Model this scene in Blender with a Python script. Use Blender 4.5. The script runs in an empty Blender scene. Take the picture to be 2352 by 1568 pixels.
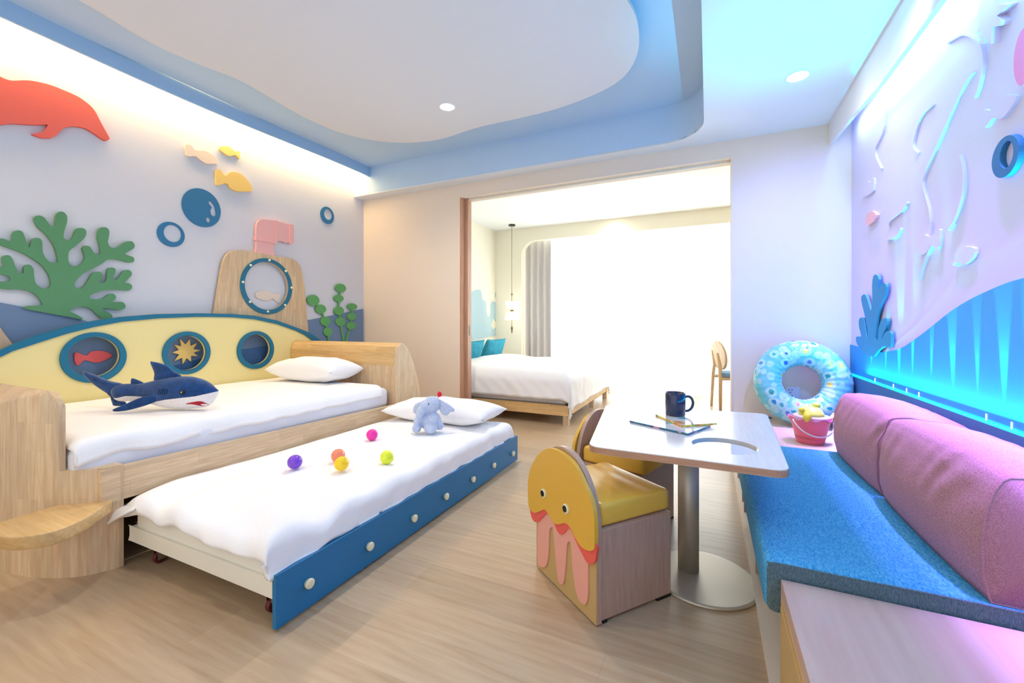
import bpy, bmesh, math, random
from mathutils import Matrix, Vector, noise
from mathutils.geometry import tessellate_polygon

# ------------------------------------------------------------------ camera, world, exposure
scene = bpy.context.scene
COL = scene.collection
cam_data = bpy.data.cameras.new('camera')
cam = bpy.data.objects.new('camera', cam_data)
COL.objects.link(cam)
cam.location = (0.0, 0.0, 1.08)
cam.rotation_euler = (math.pi/2, 0, math.radians(25))
cam_data.sensor_width = 36.0
cam_data.lens = 968/2352*36.0
cam_data.shift_y = -(784-745)/2352
cam_data.clip_start = 0.02
scene.camera = cam
scene.view_settings.view_transform = 'Standard'
scene.view_settings.look = 'None'
scene.view_settings.exposure = 0.68
scene.view_settings.gamma = 1.0
scene.view_settings.use_curve_mapping = False
scene.cycles.max_bounces = 8
scene.cycles.diffuse_bounces = 5
scene.cycles.sample_clamp_indirect = 6.0
scene.cycles.caustics_reflective = False
scene.cycles.caustics_refractive = False

world = bpy.data.worlds.new('world')
scene.world = world
world.use_nodes = True
world.node_tree.nodes['Background'].inputs[0].default_value = (1.0, 0.985, 0.96, 1)
world.node_tree.nodes['Background'].inputs[1].default_value = 0.76

def area_light(name, loc, target, sx, sy, power, color=(1, 1, 1), spread=180):
    d = bpy.data.lights.new(name, 'AREA')
    d.shape = 'RECTANGLE'; d.size = sx; d.size_y = sy
    d.energy = power; d.color = color; d.spread = math.radians(spread)
    o = bpy.data.objects.new(name, d); COL.objects.link(o)
    o.location = loc
    v = Vector(target) - Vector(loc)
    o.rotation_euler = v.to_track_quat('-Z', 'Y').to_euler()
    return o
def spot_light(name, loc, target, power, color, angle, blend=0.5, size=0.03):
    d = bpy.data.lights.new(name, 'SPOT')
    d.energy = power; d.color = color; d.spot_size = math.radians(angle)
    d.spot_blend = blend; d.shadow_soft_size = size
    o = bpy.data.objects.new(name, d); COL.objects.link(o)
    o.location = loc
    v = Vector(target) - Vector(loc)
    o.rotation_euler = v.to_track_quat('-Z', 'Y').to_euler()
    return o
def strip_light(name, loc, rot, length, width, power, color, spread=180):
    o = area_light(name, loc, (loc[0], loc[1], loc[2]-1), length, width, power, color, spread)
    o.rotation_euler = rot
    return o

WARM = (1.0, 0.66, 0.28)
CYAN = (0.02, 0.62, 1.0)
VIOLET = (0.42, 0.22, 1.0)
# daylight outside the bedroom window
area_light('daylight_window', (-1.0, 7.75, 1.45), (-1.0, 4.0, 1.3), 4.2, 2.6, 200, (0.96, 1.0, 1.0))
# warm strip hidden in the cove over the bed wall (faces the wall)
strip_light('cove_strip', (-3.70, 1.35, 2.90), (0, math.radians(30), 0), 0.05, 4.9, 30, WARM)
# cyan and violet strips behind the pelmet over the art wall
CAN = []

# ------------------------------------------------------------------ helpers
def tag(o, label=None, cat=None, group=None, kind=None):
    if label: o['label'] = label
    if cat: o['category'] = cat
    if group: o['group'] = group
    if kind: o['kind'] = kind
    return o
def mworld(o):
    m = Matrix.Identity(4)
    while o is not None:
        m = o.matrix_basis @ m
        o = o.parent
    return m
def thing(name, label, cat, loc=(0, 0, 0), rotz=0.0, group=None):
    o = bpy.data.objects.new(name, None)
    COL.objects.link(o)
    o.empty_display_size = 0.05
    o.location = loc; o.rotation_euler = (0, 0, rotz)
    o.matrix_basis = Matrix.Translation(loc) @ Matrix.Rotation(rotz, 4, 'Z')
    return tag(o, label, cat, group)
class MB:
    def __init__(s): s.v = []; s.f = []; s.m = []
    def add(s, verts, faces, mi=0):
        n = len(s.v)
        s.v += [Vector(p) for p in verts]
        s.f += [tuple(i+n for i in f) for f in faces]
        s.m += [mi]*len(faces)
        return s
    def box(s, x0, x1, y0, y1, z0, z1, mi=0):
        v = [(x, y, z) for x in (x0, x1) for y in (y0, y1) for z in (z0, z1)]
        return s.add(v, [(0, 1, 3, 2), (4, 6, 7, 5), (0, 4, 5, 1), (2, 3, 7, 6), (0, 2, 6, 4), (1, 5, 7, 3)], mi)
    def prism(s, pts, fr, a, b, holes=(), mi=0):
        """pts: 2d outline; fr(u, v, d) -> 3d point; extruded from d=a to d=b"""
        loops = [list(pts)] + [list(h) for h in holes]
        tris = tessellate_polygon([[Vector((p[0], p[1], 0)) for p in l] for l in loops])
        flat = [p for l in loops for p in l]
        n = len(flat)
        v = [fr(p[0], p[1], a) for p in flat] + [fr(p[0], p[1], b) for p in flat]
        f = [tuple(t) for t in tris] + [tuple(i+n for i in reversed(t)) for t in tris]
        k = 0
        for l in loops:
            m = len(l)
            for i in range(m):
                j = (i+1) % m
                f.append((k+i, k+j, k+j+n, k+i+n))
            k += m
        return s.add(v, f, mi)
    def lathe(s, prof, c=(0, 0, 0), n=32, mi=0, axis='z'):
        v = []; f = []
        for r, z in prof:
            for i in range(n):
                t = 2*math.pi*i/n
                p = (r*math.cos(t), r*math.sin(t), z)
                if axis == 'x': p = (p[2], p[0], p[1])
                if axis == 'y': p = (p[0], p[2], p[1])
                v.append((c[0]+p[0], c[1]+p[1], c[2]+p[2]))
        for a in range(len(prof)-1):
            for i in range(n):
                j = (i+1) % n
                f.append((a*n+i, a*n+j, (a+1)*n+j, (a+1)*n+i))
        f.append(tuple(range(n-1, -1, -1))); f.append(tuple((len(prof)-1)*n+i for i in range(n)))
        return s.add(v, f, mi)
    def tube(s, pts, r, n=10, mi=0, closed=False, up=(0, 0, 1)):
        pts = [Vector(p) for p in pts]; m = len(pts); v = []; f = []
        rr = r if isinstance(r, (list, tuple)) else [r]*m
        for i, p in enumerate(pts):
            a = pts[i-1] if (i > 0 or closed) else p
            b = pts[(i+1) % m] if (i < m-1 or closed) else p
            t = (b-a).normalized()
            u = Vector(up)
            if abs(t.dot(u)) > .97: u = Vector((1, 0, 0.1)).normalized()
            e1 = t.cross(u).normalized(); e2 = e1.cross(t)
            for k in range(n):
                w = 2*math.pi*k/n
                v.append(p+(e1*math.cos(w)+e2*math.sin(w))*rr[i])
        for i in range(m if closed else m-1):
            j = (i+1) % m
            for k in range(n):
                l = (k+1) % n
                f.append((i*n+k, i*n+l, j*n+l, j*n+k))
        if not closed:
            f.append(tuple(range(n-1, -1, -1))); f.append(tuple((m-1)*n+i for i in range(n)))
        return s.add(v, f, mi)
    def ell(s, c, r, n=20, m=12, mi=0, rot=None):
        v = []; f = []
        R = rot if rot is not None else Matrix.Identity(3)
        for a in range(m+1):
            ph = math.pi*a/m
            for i in range(n):
                t = 2*math.pi*i/n
                p = R @ Vector((r[0]*math.sin(ph)*math.cos(t), r[1]*math.sin(ph)*math.sin(t), r[2]*math.cos(ph)))
                v.append(Vector(c)+p)
        for a in range(m):
            for i in range(n):
                j = (i+1) % n
                f.append((a*n+i, (a+1)*n+i, (a+1)*n+j, a*n+j))
        return s.add(v, f, mi)
    def grid(s, fn, nu, nv, mi=0, closed_u=False, closed_v=False):
        v = [fn(i/(nu if closed_u else nu-1), j/(nv if closed_v else nv-1)) for i in range(nu) for j in range(nv)]
        f = []
        for i in range(nu if closed_u else nu-1):
            for j in range(nv if closed_v else nv-1):
                a = (i+1) % nu; b = (j+1) % nv
                f.append((i*nv+j, a*nv+j, a*nv+b, i*nv+b))
        return s.add(v, f, mi)
    def build(s, name, mat, parent=None, smooth=False, bevel=0, seg=2, subsurf=0, remesh=0, keep=False):
        me = bpy.data.meshes.new(name)
        if parent is not None:
            inv = mworld(parent).inverted(); vs = [inv @ p for p in s.v]; o_loc = None
        else:
            lo = [min(p[i] for p in s.v) for i in range(3)]; hi = [max(p[i] for p in s.v) for i in range(3)]
            o_loc = Vector(((lo[0]+hi[0])/2, (lo[1]+hi[1])/2, lo[2])); vs = [p-o_loc for p in s.v]
        me.from_pydata([tuple(p) for p in vs], [], s.f)
        mats = mat if isinstance(mat, (list, tuple)) else [mat]
        for m in mats: me.materials.append(m)
        for i, p in enumerate(me.polygons):
            p.material_index = s.m[i]
        bm = bmesh.new(); bm.from_mesh(me)
        bmesh.ops.remove_doubles(bm, verts=bm.verts, dist=1e-6)
        bmesh.ops.recalc_face_normals(bm, faces=bm.faces)
        if bevel:
            ed = [e for e in bm.edges if len(e.link_faces) == 2 and e.calc_face_angle(0) > 0.6]
            bmesh.ops.bevel(bm, geom=ed, offset=bevel, segments=seg, affect='EDGES', profile=0.5, clamp_overlap=True)
        bm.to_mesh(me); bm.free()
        if smooth:
            for p in me.polygons: p.use_smooth = True
        o = bpy.data.objects.new(name, me)
        COL.objects.link(o)
        if parent is not None: o.parent = parent
        else:
            o.location = o_loc; o.matrix_basis = Matrix.Translation(o_loc)
        if remesh:
            md = o.modifiers.new('remesh', 'REMESH'); md.mode = 'VOXEL'; md.voxel_size = remesh; md.use_smooth_shade = True
            md2 = o.modifiers.new('smooth', 'SMOOTH'); md2.iterations = 6; md2.factor = .5
        if subsurf:
            md = o.modifiers.new('subsurf', 'SUBSURF'); md.levels = subsurf; md.render_levels = subsurf
        return o
def rrect(x0, x1, y0, y1, r, n=6):
    out = []
    for cx, cy, a0 in ((x1-r, y1-r, 0), (x0+r, y1-r, 90), (x0+r, y0+r, 180), (x1-r, y0+r, 270)):
        for i in range(n+1):
            a = math.radians(a0+90*i/n)
            out.append((cx+r*math.cos(a), cy+r*math.sin(a)))
    return out
def circle(cx, cy, r, r2=None, n=40):
    r2 = r if r2 is None else r2
    return [(cx+r*math.cos(2*math.pi*i/n), cy+r2*math.sin(2*math.pi*i/n)) for i in range(n)]
def smooth_closed(pts, k=5):
    n = len(pts); out = []
    for i in range(n):
        p0, p1, p2, p3 = pts[i-1], pts[i], pts[(i+1) % n], pts[(i+2) % n]
        for j in range(k):
            t = j/k
            out.append(tuple(.5*((2*p1[c]) + (-p0[c]+p2[c])*t + (2*p0[c]-5*p1[c]+4*p2[c]-p3[c])*t*t + (-p0[c]+3*p1[c]-3*p2[c]+p3[c])*t**3) for c in range(2)))
    return out
def smooth_open(pts, k=6):
    n = len(pts); out = []
    for i in range(n-1):
        p0 = pts[max(i-1, 0)]; p1 = pts[i]; p2 = pts[i+1]; p3 = pts[min(i+2, n-1)]
        for j in range(k):
            t = j/k
            out.append(tuple(.5*((2*p1[c]) + (-p0[c]+p2[c])*t + (2*p0[c]-5*p1[c]+4*p2[c]-p3[c])*t*t + (-p0[c]+3*p1[c]-3*p2[c]+p3[c])*t**3) for c in range(len(p1))))
    out.append(tuple(pts[-1]))
    return out
def nz(x, y, z=0.0): return noise.noise(Vector((x, y, z)))
def copy_tree(o, parent=None):
    c = o.copy(); COL.objects.link(c)
    if parent is not None: c.parent = parent
    for ch in list(o.children): copy_tree(ch, c)
    return c

# ------------------------------------------------------------------ materials
def lin(h):
    h = h.lstrip('#'); c = [int(h[i:i+2], 16)/255 for i in (0, 2, 4)]
    return tuple((x/12.92 if x <= .04045 else ((x+.055)/1.055)**2.4) for x in c) + (1,)
MATS = {}
def base_mat(name):
    m = bpy.data.materials.new(name); m.use_nodes = True
    nt = m.node_tree
    return m, nt, nt.nodes['Principled BSDF']
def plain(name, hexc, rough=.5, metal=0, spec=.5, bump=0, bscale=200, var=0.0, coat=0, sheen=0, trans=0):
    if name in MATS: return MATS[name]
    m, nt, b = base_mat(name)
    c = lin(hexc) if isinstance(hexc, str) else tuple(hexc)+(1,)
    b.inputs['Base Color'].default_value = c
    b.inputs['Roughness'].default_value = rough
    b.inputs['Metallic'].default_value = metal
    b.inputs['Specular IOR Level'].default_value = spec
    b.inputs['Coat Weight'].default_value = coat
    b.inputs['Sheen Weight'].default_value = sheen
    if trans: b.inputs['Transmission Weight'].default_value = trans
    tc = nt.nodes.new('ShaderNodeTexCoord')
    n = nt.nodes.new('ShaderNodeTexNoise'); n.inputs['Scale'].default_value = bscale; n.inputs['Detail'].default_value = 3
    nt.links.new(tc.outputs['Object'], n.inputs['Vector'])
    if var:
        r = nt.nodes.new('ShaderNodeValToRGB')
        r.color_ramp.elements[0].position = .3; r.color_ramp.elements[1].position = .7
        r.color_ramp.elements[0].color = tuple(x*(1-var) for x in c[:3])+(1,)
        r.color_ramp.elements[1].color = tuple(min(1, x*(1+var)) for x in c[:3])+(1,)
        nt.links.new(n.outputs['Fac'], r.inputs['Fac']); nt.links.new(r.outputs['Color'], b.inputs['Base Color'])
    if bump:
        bp = nt.nodes.new('ShaderNodeBump'); bp.inputs['Strength'].default_value = bump; bp.inputs['Distance'].default_value = .002
        nt.links.new(n.outputs['Fac'], bp.inputs['Height']); nt.links.new(bp.outputs['Normal'], b.inputs['Normal'])
    MATS[name] = m
    return m
def emit(name, col, strength, base=None):
    if name in MATS: return MATS[name]
    m, nt, b = base_mat(name)
    b.inputs['Base Color'].default_value = lin(base) if base else (.8, .8, .8, 1)
    b.inputs['Emission Color'].default_value = tuple(col)+(1,)
    b.inputs['Emission Strength'].default_value = strength
    MATS[name] = m
    return m
def wood(name, light, dark, grain='z', scale=1.0, plank=0.0, plen=.5, rough=.45, contrast=.6, coat=0.0):
    """streaky wood; grain = axis the grain follows; plank = width of the glued staves (0: none)"""
    if name in MATS: return MATS[name]
    m, nt, b = base_mat(name); N = nt.nodes; L = nt.links
    tc = N.new('ShaderNodeTexCoord')
    geo = tc.outputs['Object']
    mp = N.new('ShaderNodeMapping')
    s = {'x': (1.2, 16, 16), 'y': (16, 1.2, 16), 'z': (16, 16, 1.2)}[grain]
    mp.inputs['Scale'].default_value = tuple(q*scale for q in s)
    L.new(geo, mp.inputs['Vector'])
    n1 = N.new('ShaderNodeTexNoise'); n1.inputs['Scale'].default_value = 3.0; n1.inputs['Detail'].default_value = 6; n1.inputs['Distortion'].default_value = .4
    L.new(mp.outputs['Vector'], n1.inputs['Vector'])
    ramp = N.new('ShaderNodeValToRGB')
    ramp.color_ramp.elements[0].position = .5-.25*contrast**.5; ramp.color_ramp.elements[1].position = .5+.25
    ramp.color_ramp.elements[0].color = lin(dark); ramp.color_ramp.elements[1].color = lin(light)
    L.new(n1.outputs['Fac'], ramp.inputs['Fac'])
    col = ramp.outputs['Color']
    if plank:
        sp = N.new('ShaderNodeSeparateXYZ'); L.new(geo, sp.inputs[0])
        cmb = N.new('ShaderNodeCombineXYZ')
        if grain == 'z':
            ad = N.new('ShaderNodeMath'); ad.operation = 'ADD'
            L.new(sp.outputs['X'], ad.inputs[0]); L.new(sp.outputs['Y'], ad.inputs[1])
            L.new(sp.outputs['Z'], cmb.inputs['X']); L.new(ad.outputs[0], cmb.inputs['Y'])
        elif grain == 'y':
            ad = N.new('ShaderNodeMath'); ad.operation = 'ADD'
            L.new(sp.outputs['X'], ad.inputs[0]); L.new(sp.outputs['Z'], ad.inputs[1])
            L.new(sp.outputs['Y'], cmb.inputs['X']); L.new(ad.outputs[0], cmb.inputs['Y'])
        else:
            ad = N.new('ShaderNodeMath'); ad.operation = 'ADD'
            L.new(sp.outputs['Y'], ad.inputs[0]); L.new(sp.outputs['Z'], ad.inputs[1])
            L.new(sp.outputs['X'], cmb.inputs['X']); L.new(ad.outputs[0], cmb.inputs['Y'])
        br = N.new('ShaderNodeTexBrick')
        br.inputs['Scale'].default_value = 1.0
        br.inputs['Brick Width'].default_value = plen; br.inputs['Row Height'].default_value = plank
        br.inputs['Mortar Size'].default_value = .0008; br.inputs['Mortar Smooth'].default_value = .3
        br.inputs['Color1'].default_value = (.80, .80, .80, 1); br.inputs['Color2'].default_value = (1.0, 1.0, 1.0, 1)
        br.inputs['Mortar'].default_value = (.72, .68, .62, 1)
        br.offset = .37
        L.new(cmb.outputs[0], br.inputs['Vector'])
        mx = N.new('ShaderNodeMixRGB'); mx.blend_type = 'MULTIPLY'; mx.inputs['Fac'].default_value = .85
        L.new(col, mx.inputs['Color1']); L.new(br.outputs['Color'], mx.inputs['Color2'])
        col = mx.outputs['Color']
    L.new(col, b.inputs['Base Color'])
    b.inputs['Roughness'].default_value = rough
    b.inputs['Coat Weight'].default_value = coat; b.inputs['Coat Roughness'].default_value = .25
    bp = N.new('ShaderNodeBump'); bp.inputs['Strength'].default_value = .12; bp.inputs['Distance'].default_value = .002
    L.new(n1.outputs['Fac'], bp.inputs['Height']); L.new(bp.outputs['Normal'], b.inputs['Normal'])
    MATS[name] = m
    return m
def fabric(name, c1, c2, sc=(260, 260, 260), rough=.95, lo=.35, hi=.65, sheen=.0, bump=.4):
    if name in MATS: return MATS[name]
    m, nt, b = base_mat(name); N = nt.nodes; L = nt.links
    tc = N.new('ShaderNodeTexCoord'); mp = N.new('ShaderNodeMapping'); mp.inputs['Scale'].default_value = sc
    L.new(tc.outputs['Object'], mp.inputs['Vector'])
    n = N.new('ShaderNodeTexNoise'); n.inputs['Scale'].default_value = 1.0; n.inputs['Detail'].default_value = 4
    L.new(mp.outputs['Vector'], n.inputs['Vector'])
    r = N.new('ShaderNodeValToRGB'); r.color_ramp.elements[0].position = lo; r.color_ramp.elements[1].position = hi
    r.color_ramp.elements[0].color = lin(c1); r.color_ramp.elements[1].color = lin(c2)
    L.new(n.outputs['Fac'], r.inputs['Fac']); L.new(r.outputs['Color'], b.inputs['Base Color'])
    b.inputs['Roughness'].default_value = rough; b.inputs['Sheen Weight'].default_value = sheen
    b.inputs['Specular IOR Level'].default_value = .2
    bp = N.new('ShaderNodeBump'); bp.inputs['Strength'].default_value = bump; bp.inputs['Distance'].default_value = .002
    L.new(n.outputs['Fac'], bp.inputs['Height']); L.new(bp.outputs['Normal'], b.inputs['Normal'])
    MATS[name] = m
    return m

M_ceil = plain('paint_ceiling', '#eef1f4', .9, bump=.02)
M_sky = plain('paint_sky_blue', '#c0daf2', .9, bump=.02)
M_fascia = plain('paint_fascia_shaded', '#a3c7ea', .9)  # the tray's pale blue, deepened to paint in the shade on the lip
M_panelw = plain('paint_panel', '#e3e4e8', .9)
M_wallL = plain('paint_lavender', '#d6d9e1', .9, bump=.03)
M_wallB = plain('paint_cream', '#eadccb', .85, bump=.03)
M_art = plain('paint_art_violet_lit', '#dedaf1', .8, bump=.03)  # white wall with the lavender of the violet light mixed into its colour
M_bedwall = plain('paint_bedroom', '#f4efdc', .9)
M_slate = plain('paint_slate', '#7089a8', .8)
M_slate2 = plain('paint_slate_dark', '#3f6592', .8)
M_teal = plain('paint_teal_panel', '#229fd8', .6)
M_ledge = plain('ledge_blue', '#2f6f96', .6)
M_navy = plain('lacquer_blue', '#0e72a6', .45)
M_trim = plain('lacquer_teal', '#0a6e8f', .45)
M_yel = plain('lacquer_yellow', '#f0e09a', .5)
M_cream = plain('lacquer_cream', '#efe9c6', .45)
M_green = plain('felt_green', '#5a9468', .8, bump=.1)
M_green2 = plain('felt_leaf_green', '#62a763', .8, bump=.1)
M_coral = plain('felt_coral', '#e0665a', .75, bump=.05)
M_fishy = plain('felt_yellow', '#f3cf78', .75)
M_fishp = plain('felt_pale', '#e6d5c4', .75)
M_fishr = plain('felt_red', '#ee6463', .75)
M_pink = plain('lacquer_pink', '#f2b8b4', .5)
M_bub = plain('felt_blue', '#2e76a3', .75)
M_oak = wood('wood_rubberwood_vertical', '#e9d2ab', '#d3b088', 'z', 1.6, .045, .33, .4)
M_oakh = wood('wood_rubberwood_long', '#e9d2ab', '#d3b088', 'y', 1.6, .05, .45, .4)
M_oakx = wood('wood_rubberwood_cross', '#e9c88e', '#d9ae70', 'x', 1.6, .05, .4, .4)
M_floor = wood('floor_oak', '#d0b897', '#bb9e7c', 'x', .9, .185, 1.3, .30, .8)
M_lam = wood('laminate_pale_y', '#e8d4bb', '#d8bf9f', 'y', .8, 0, 1, .35, .6)
M_lamx = wood('laminate_pale_x', '#d6b8aa', '#c7a496', 'y', .6, 0, 1, .35, .6)
M_lamz = wood('laminate_brown_z', '#c4a48e', '#b4937e', 'z', 2.5, 0, 1, .4, .6)
M_tabtop = wood('laminate_table', '#ece5e2', '#e2d9d6', 'y', 1.6, 0, 1, .2, .5, .3)
M_door = wood('veneer_door', '#cfa083', '#b98a6c', 'z', .8, 0, 1, .45, .5)
M_board = plain('board_tan', '#c3a46a', .6)
M_white = fabric('cotton_white', '#f6f5f6', '#fbfbfc', (120, 120, 120), .9, .2, .8, .0, .05)
M_mattr = fabric('mattress_white', '#e0e3ee', '#e6e8f1', (200, 200, 200), .9, .3, .7, 0, .05)
M_mattc = fabric('mattress_cream', '#eae7da', '#ece9dd', (200, 200, 200), .9, .3, .7, 0, .05)
M_metalw = plain('metal_white', '#ece9da', .4)
M_steel = plain('steel_brushed', '#cdc5b4', .48, .55)
M_chrome = plain('chrome', '#c8c8c8', .15, 1)
M_red = plain('rubber_red', '#5f1a1e', .5)
M_black = plain('black_plastic', '#101114', .35)
M_seat = plain('vinyl_yellow', '#f0c04c', .30, bump=.15, bscale=40)
M_blue = fabric('fabric_bench_lit', '#1d84c2', '#66b6df', (260, 70, 260), .95, .3, .7, 0, .25)  # grey teal fabric with the blue LED light put into its colour
M_bluex = fabric('fabric_bench_end_shaded', '#44606b', '#73898f', (500, 500, 120), .95, .3, .7, 0, .25)  # same fabric, coloured as the end that lies in shadow
M_rose = fabric('fabric_rose', '#9c6a76', '#bd909a', (420, 150, 420), .95, .3, .7, 0, .25)
M_tealp = fabric('fabric_teal_pillow', '#1f7e94', '#4fa9bf', (200, 200, 60), .95)
M_plushb = fabric('plush_navy', '#0c3465', '#164a86', (35, 35, 35), .95, .3, .7, .4, .6)
M_plushw = fabric('plush_white', '#e9e4e4', '#f4f1f1', (90, 90, 90), .95, .3, .7, .3, .4)
M_plushe = fabric('plush_elephant', '#b6c4e2', '#cdd8ee', (60, 60, 60), .95, .3, .7, .4, .7)
M_mug = plain('ceramic_navy', '#141f48', .2, coat=.5)
M_curt = plain('curtain_grey', '#d2cdcb', .9)

# ------------------------------------------------------------------ the room shell
FX = lambda x0, s=1: (lambda u, v, d: (x0+s*d, u, v))      # (y, z) outline on a wall at x0
XL, XR, YB, ZC, ZR = -3.79, 0.955, 3.87, 2.583, 2.89
def st(mb, name, mat, **k):
    return tag(mb.build(name, mat, **k), kind='structure')
st(MB().box(-3.95, 1.7, -1.6, 7.2, -.12, 0), 'floor', M_floor)
st(MB().box(XL-.12, XL, -1.3, YB, 0, 3.05), 'wall_left', M_wallL)
wb = MB()
wb.box(XL-.12, -2.40, YB, YB+.19, 0, 3.05)
wb.box(-2.40, .172, YB, YB+.19, 2.442, 3.05)
wb.box(.172, 1.3, YB, YB+.19, 0, 3.05)
st(wb, 'wall_back', M_wallB)
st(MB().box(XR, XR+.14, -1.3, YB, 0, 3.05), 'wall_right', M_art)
# lower ceiling with the rectangular tray cut out of it
hole = [(-.03, -1.3), (-.03, 3.40)] + [(-.03-.30*(1-math.cos(math.radians(a))), 3.42+.30*math.sin(math.radians(a))) for a in range(10, 90, 10)] + [(-.33, 3.72), (XL, 3.72)]
out = [(XL, 3.72), (XL, YB), (.818, YB), (.818, -1.3)] + hole[:-1]
FZ = lambda u, v, d: (u, v, d)
st(MB().prism(out, FZ, ZC, ZC+.012), 'ceiling', M_ceil)
# tray sides
ts = MB()
for a, b in zip(hole[:-1], hole[1:]):
    ts.add([(a[0], a[1], ZC+.002), (b[0], b[1], ZC+.002), (b[0], b[1], ZR+.02), (a[0], a[1], ZR+.02),
            (a[0]+.01, a[1]+.01, ZC+.002), (b[0]+.01, b[1]+.01, ZC+.002), (b[0]+.01, b[1]+.01, ZR+.02), (a[0]+.01, a[1]+.01, ZR+.02)],
           [(0, 1, 2, 3), (7, 6, 5, 4), (0, 4, 5, 1), (3, 2, 6, 7)])
st(ts, 'trim_1', M_sky, smooth=False)
st(MB().box(-3.57, .01, -1.3, 3.74, ZR, ZR+.02), 'ceiling_tray', M_sky)
# lip in front of the cove along the bed wall, gently waved like the photo
def lip(u, v):
    y = -1.3+u*5.02
    x = -3.565+.03*math.sin(y*2.1+.6)
    q = [(0, 2.785), (0, 2.90), (-.018, 2.90), (-.018, 2.785)][int(round(v*4)) % 4]
    return (x+q[0], y, q[1])
st(MB().grid(lip, 50, 4, closed_v=True), 'trim_2', M_fascia)
st(MB().box(XL, -3.55, -1.3, 3.74, 3.02, 3.05), 'ceiling_cove', M_ceil)
st(MB().box(-3.58, -3.56, -1.3, 3.74, 2.90, 3.03), 'trim_3', M_ceil)
# hanging wavy panel
wp = smooth_closed([(-3.05, -1.2), (-3.02, -.2), (-3.03, .6)] + [(-3.029,1.054),(-3.087,1.387),(-3.059,1.635),(-2.998,1.912),(-3.043,2.448),(-2.965,2.841),(-2.713,3.13),(-2.312,3.265),(-1.815,3.209),(-1.403,3.213),(-1.017,3.185),(-0.65,3.068),(-0.469,2.895),(-0.379,2.628),(-0.392,2.283)] + [(-.6, 1.7), (-.8, 1.0), (-.75, .2), (-.7, -.6), (-.8, -1.2)], 6)
pn = thing('ceiling_panel', 'large white wavy ceiling panel hanging in the blue ceiling tray', 'ceiling panel', (-1.8, 1.5, 2.80))
MB().prism(wp, FZ, 2.80, 2.825).build('panel_board', M_panelw, pn)
MB().prism([(-2.6, -.8), (-1.2, -.8), (-1.2, 2.6), (-2.6, 2.6)], FZ, 2.825, ZR).build('mount', M_panelw, pn)
# outer top slab that closes the room
st(MB().box(-.035, XR+.14, -1.3, YB, 3.03, 3.05), 'ceiling_upper', M_ceil)
# pelmet over the art wall
pl = MB()
pl.prism([(-1.3, 2.34), (2.2, 2.34), (2.85, 2.345), (3.35, 2.39), (YB, 2.425), (YB, ZC+.012), (-1.3, ZC+.012)], FX(.818), 0, .022)
st(pl, 'trim_4', M_ceil)
st(MB().box(.84, XR, -1.3, YB, ZC+.14, ZC+.16), 'ceiling_slot', M_ceil)
st(MB().box(.818, .84, -1.3, YB, ZC+.012, ZC+.16), 'trim_5', M_ceil)
# bedroom shell
st(MB().box(-3.52, -3.40, YB+.19, 7.3, 0, 2.95), 'wall_bedroom_left', M_bedwall)
st(MB().box(1.55, 1.67, YB+.19, 7.3, 0, 2.95), 'wall_bedroom_right', M_bedwall)
st(MB().box(-3.52, 1.67, YB+.19, 7.3, 2.72, 2.95), 'ceiling_bedroom', plain('paint_bed_ceiling', '#f6f8f8', .9))
arch = [(-3.40, 0), (-3.40, 2.72), (1.55, 2.72), (1.55, 0), (1.35, 0), (1.35, 2.50)]
arch += [(-2.65-.25*math.sin(math.radians(a)), 2.25+.25*math.cos(math.radians(a))) for a in range(0, 91, 10)] + [(-2.90, 0)]
st(MB().prism(arch, lambda u, v, d: (u, d, v), 6.60, 6.72), 'wall_bedroom_window', M_bedwall)
w1 = thing('window_1', None, None)
w1['kind'] = 'structure'; del_keys = [k for k in ('label', 'category') if k in w1.keys()]
mf = plain('window_frame_white', '#e6ebea', .5)
fr = MB()
for x in (-2.95, -1.55, -.2, 1.2): fr.box(x, x+.07, 7.16, 7.24, 0, 2.66)
for z in (.0, 2.18, 2.6): fr.box(-2.95, 1.27, 7.17, 7.23, z, z+.06)
fr.build('window_frame', mf, w1)
gl = bpy.data.materials.new('window_glass'); gl.use_nodes = True
nt = gl.node_tree; nt.nodes.clear()
o1 = nt.nodes.new('ShaderNodeOutputMaterial'); g1 = nt.nodes.new('ShaderNodeBsdfGlossy'); g1.inputs['Roughness'].default_value = .02
t1 = nt.nodes.new('ShaderNodeBsdfTransparent'); x1 = nt.nodes.new('ShaderNodeMixShader'); x1.inputs[0].default_value = .06
nt.links.new(t1.outputs[0], x1.inputs[1]); nt.links.new(g1.outputs[0], x1.inputs[2]); nt.links.new(x1.outputs[0], o1.inputs[0])
MB().box(-2.92, 1.24, 7.195, 7.205, .02, 2.64).build('pane', gl, w1)
st(MB().box(-3.52, -2.95, 7.1, 7.3, 0, 2.72), 'wall_bedroom_far', M_bedwall)
# sliding door in its pocket
dr = thing('door_1', None, None); dr['kind'] = 'structure'
MB().box(-2.42, -2.395, YB-.004, YB+.055, 0, 2.442).box(-2.42, -2.395, YB+.135, YB+.194, 0, 2.442).build('door_frame', M_door, dr)
MB().box(-2.46, -2.36, YB+.062, YB+.128, 0.01, 2.44).build('door_panel', M_door, dr)
MB().box(-2.3605, -2.3580, YB+.083, YB+.107, .96, 1.07).build('door_handle', plain('handle_dark_metal', '#5c5a58', .4, .8), dr)
MB().box(-2.37, .172, YB+.08, YB+.085, 2.425, 2.442).build('door_track', M_metalw, dr)
st(MB().box(.168, .178, YB-.004, YB+.194, 0, 2.442), 'trim_6', M_wallB)

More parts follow.
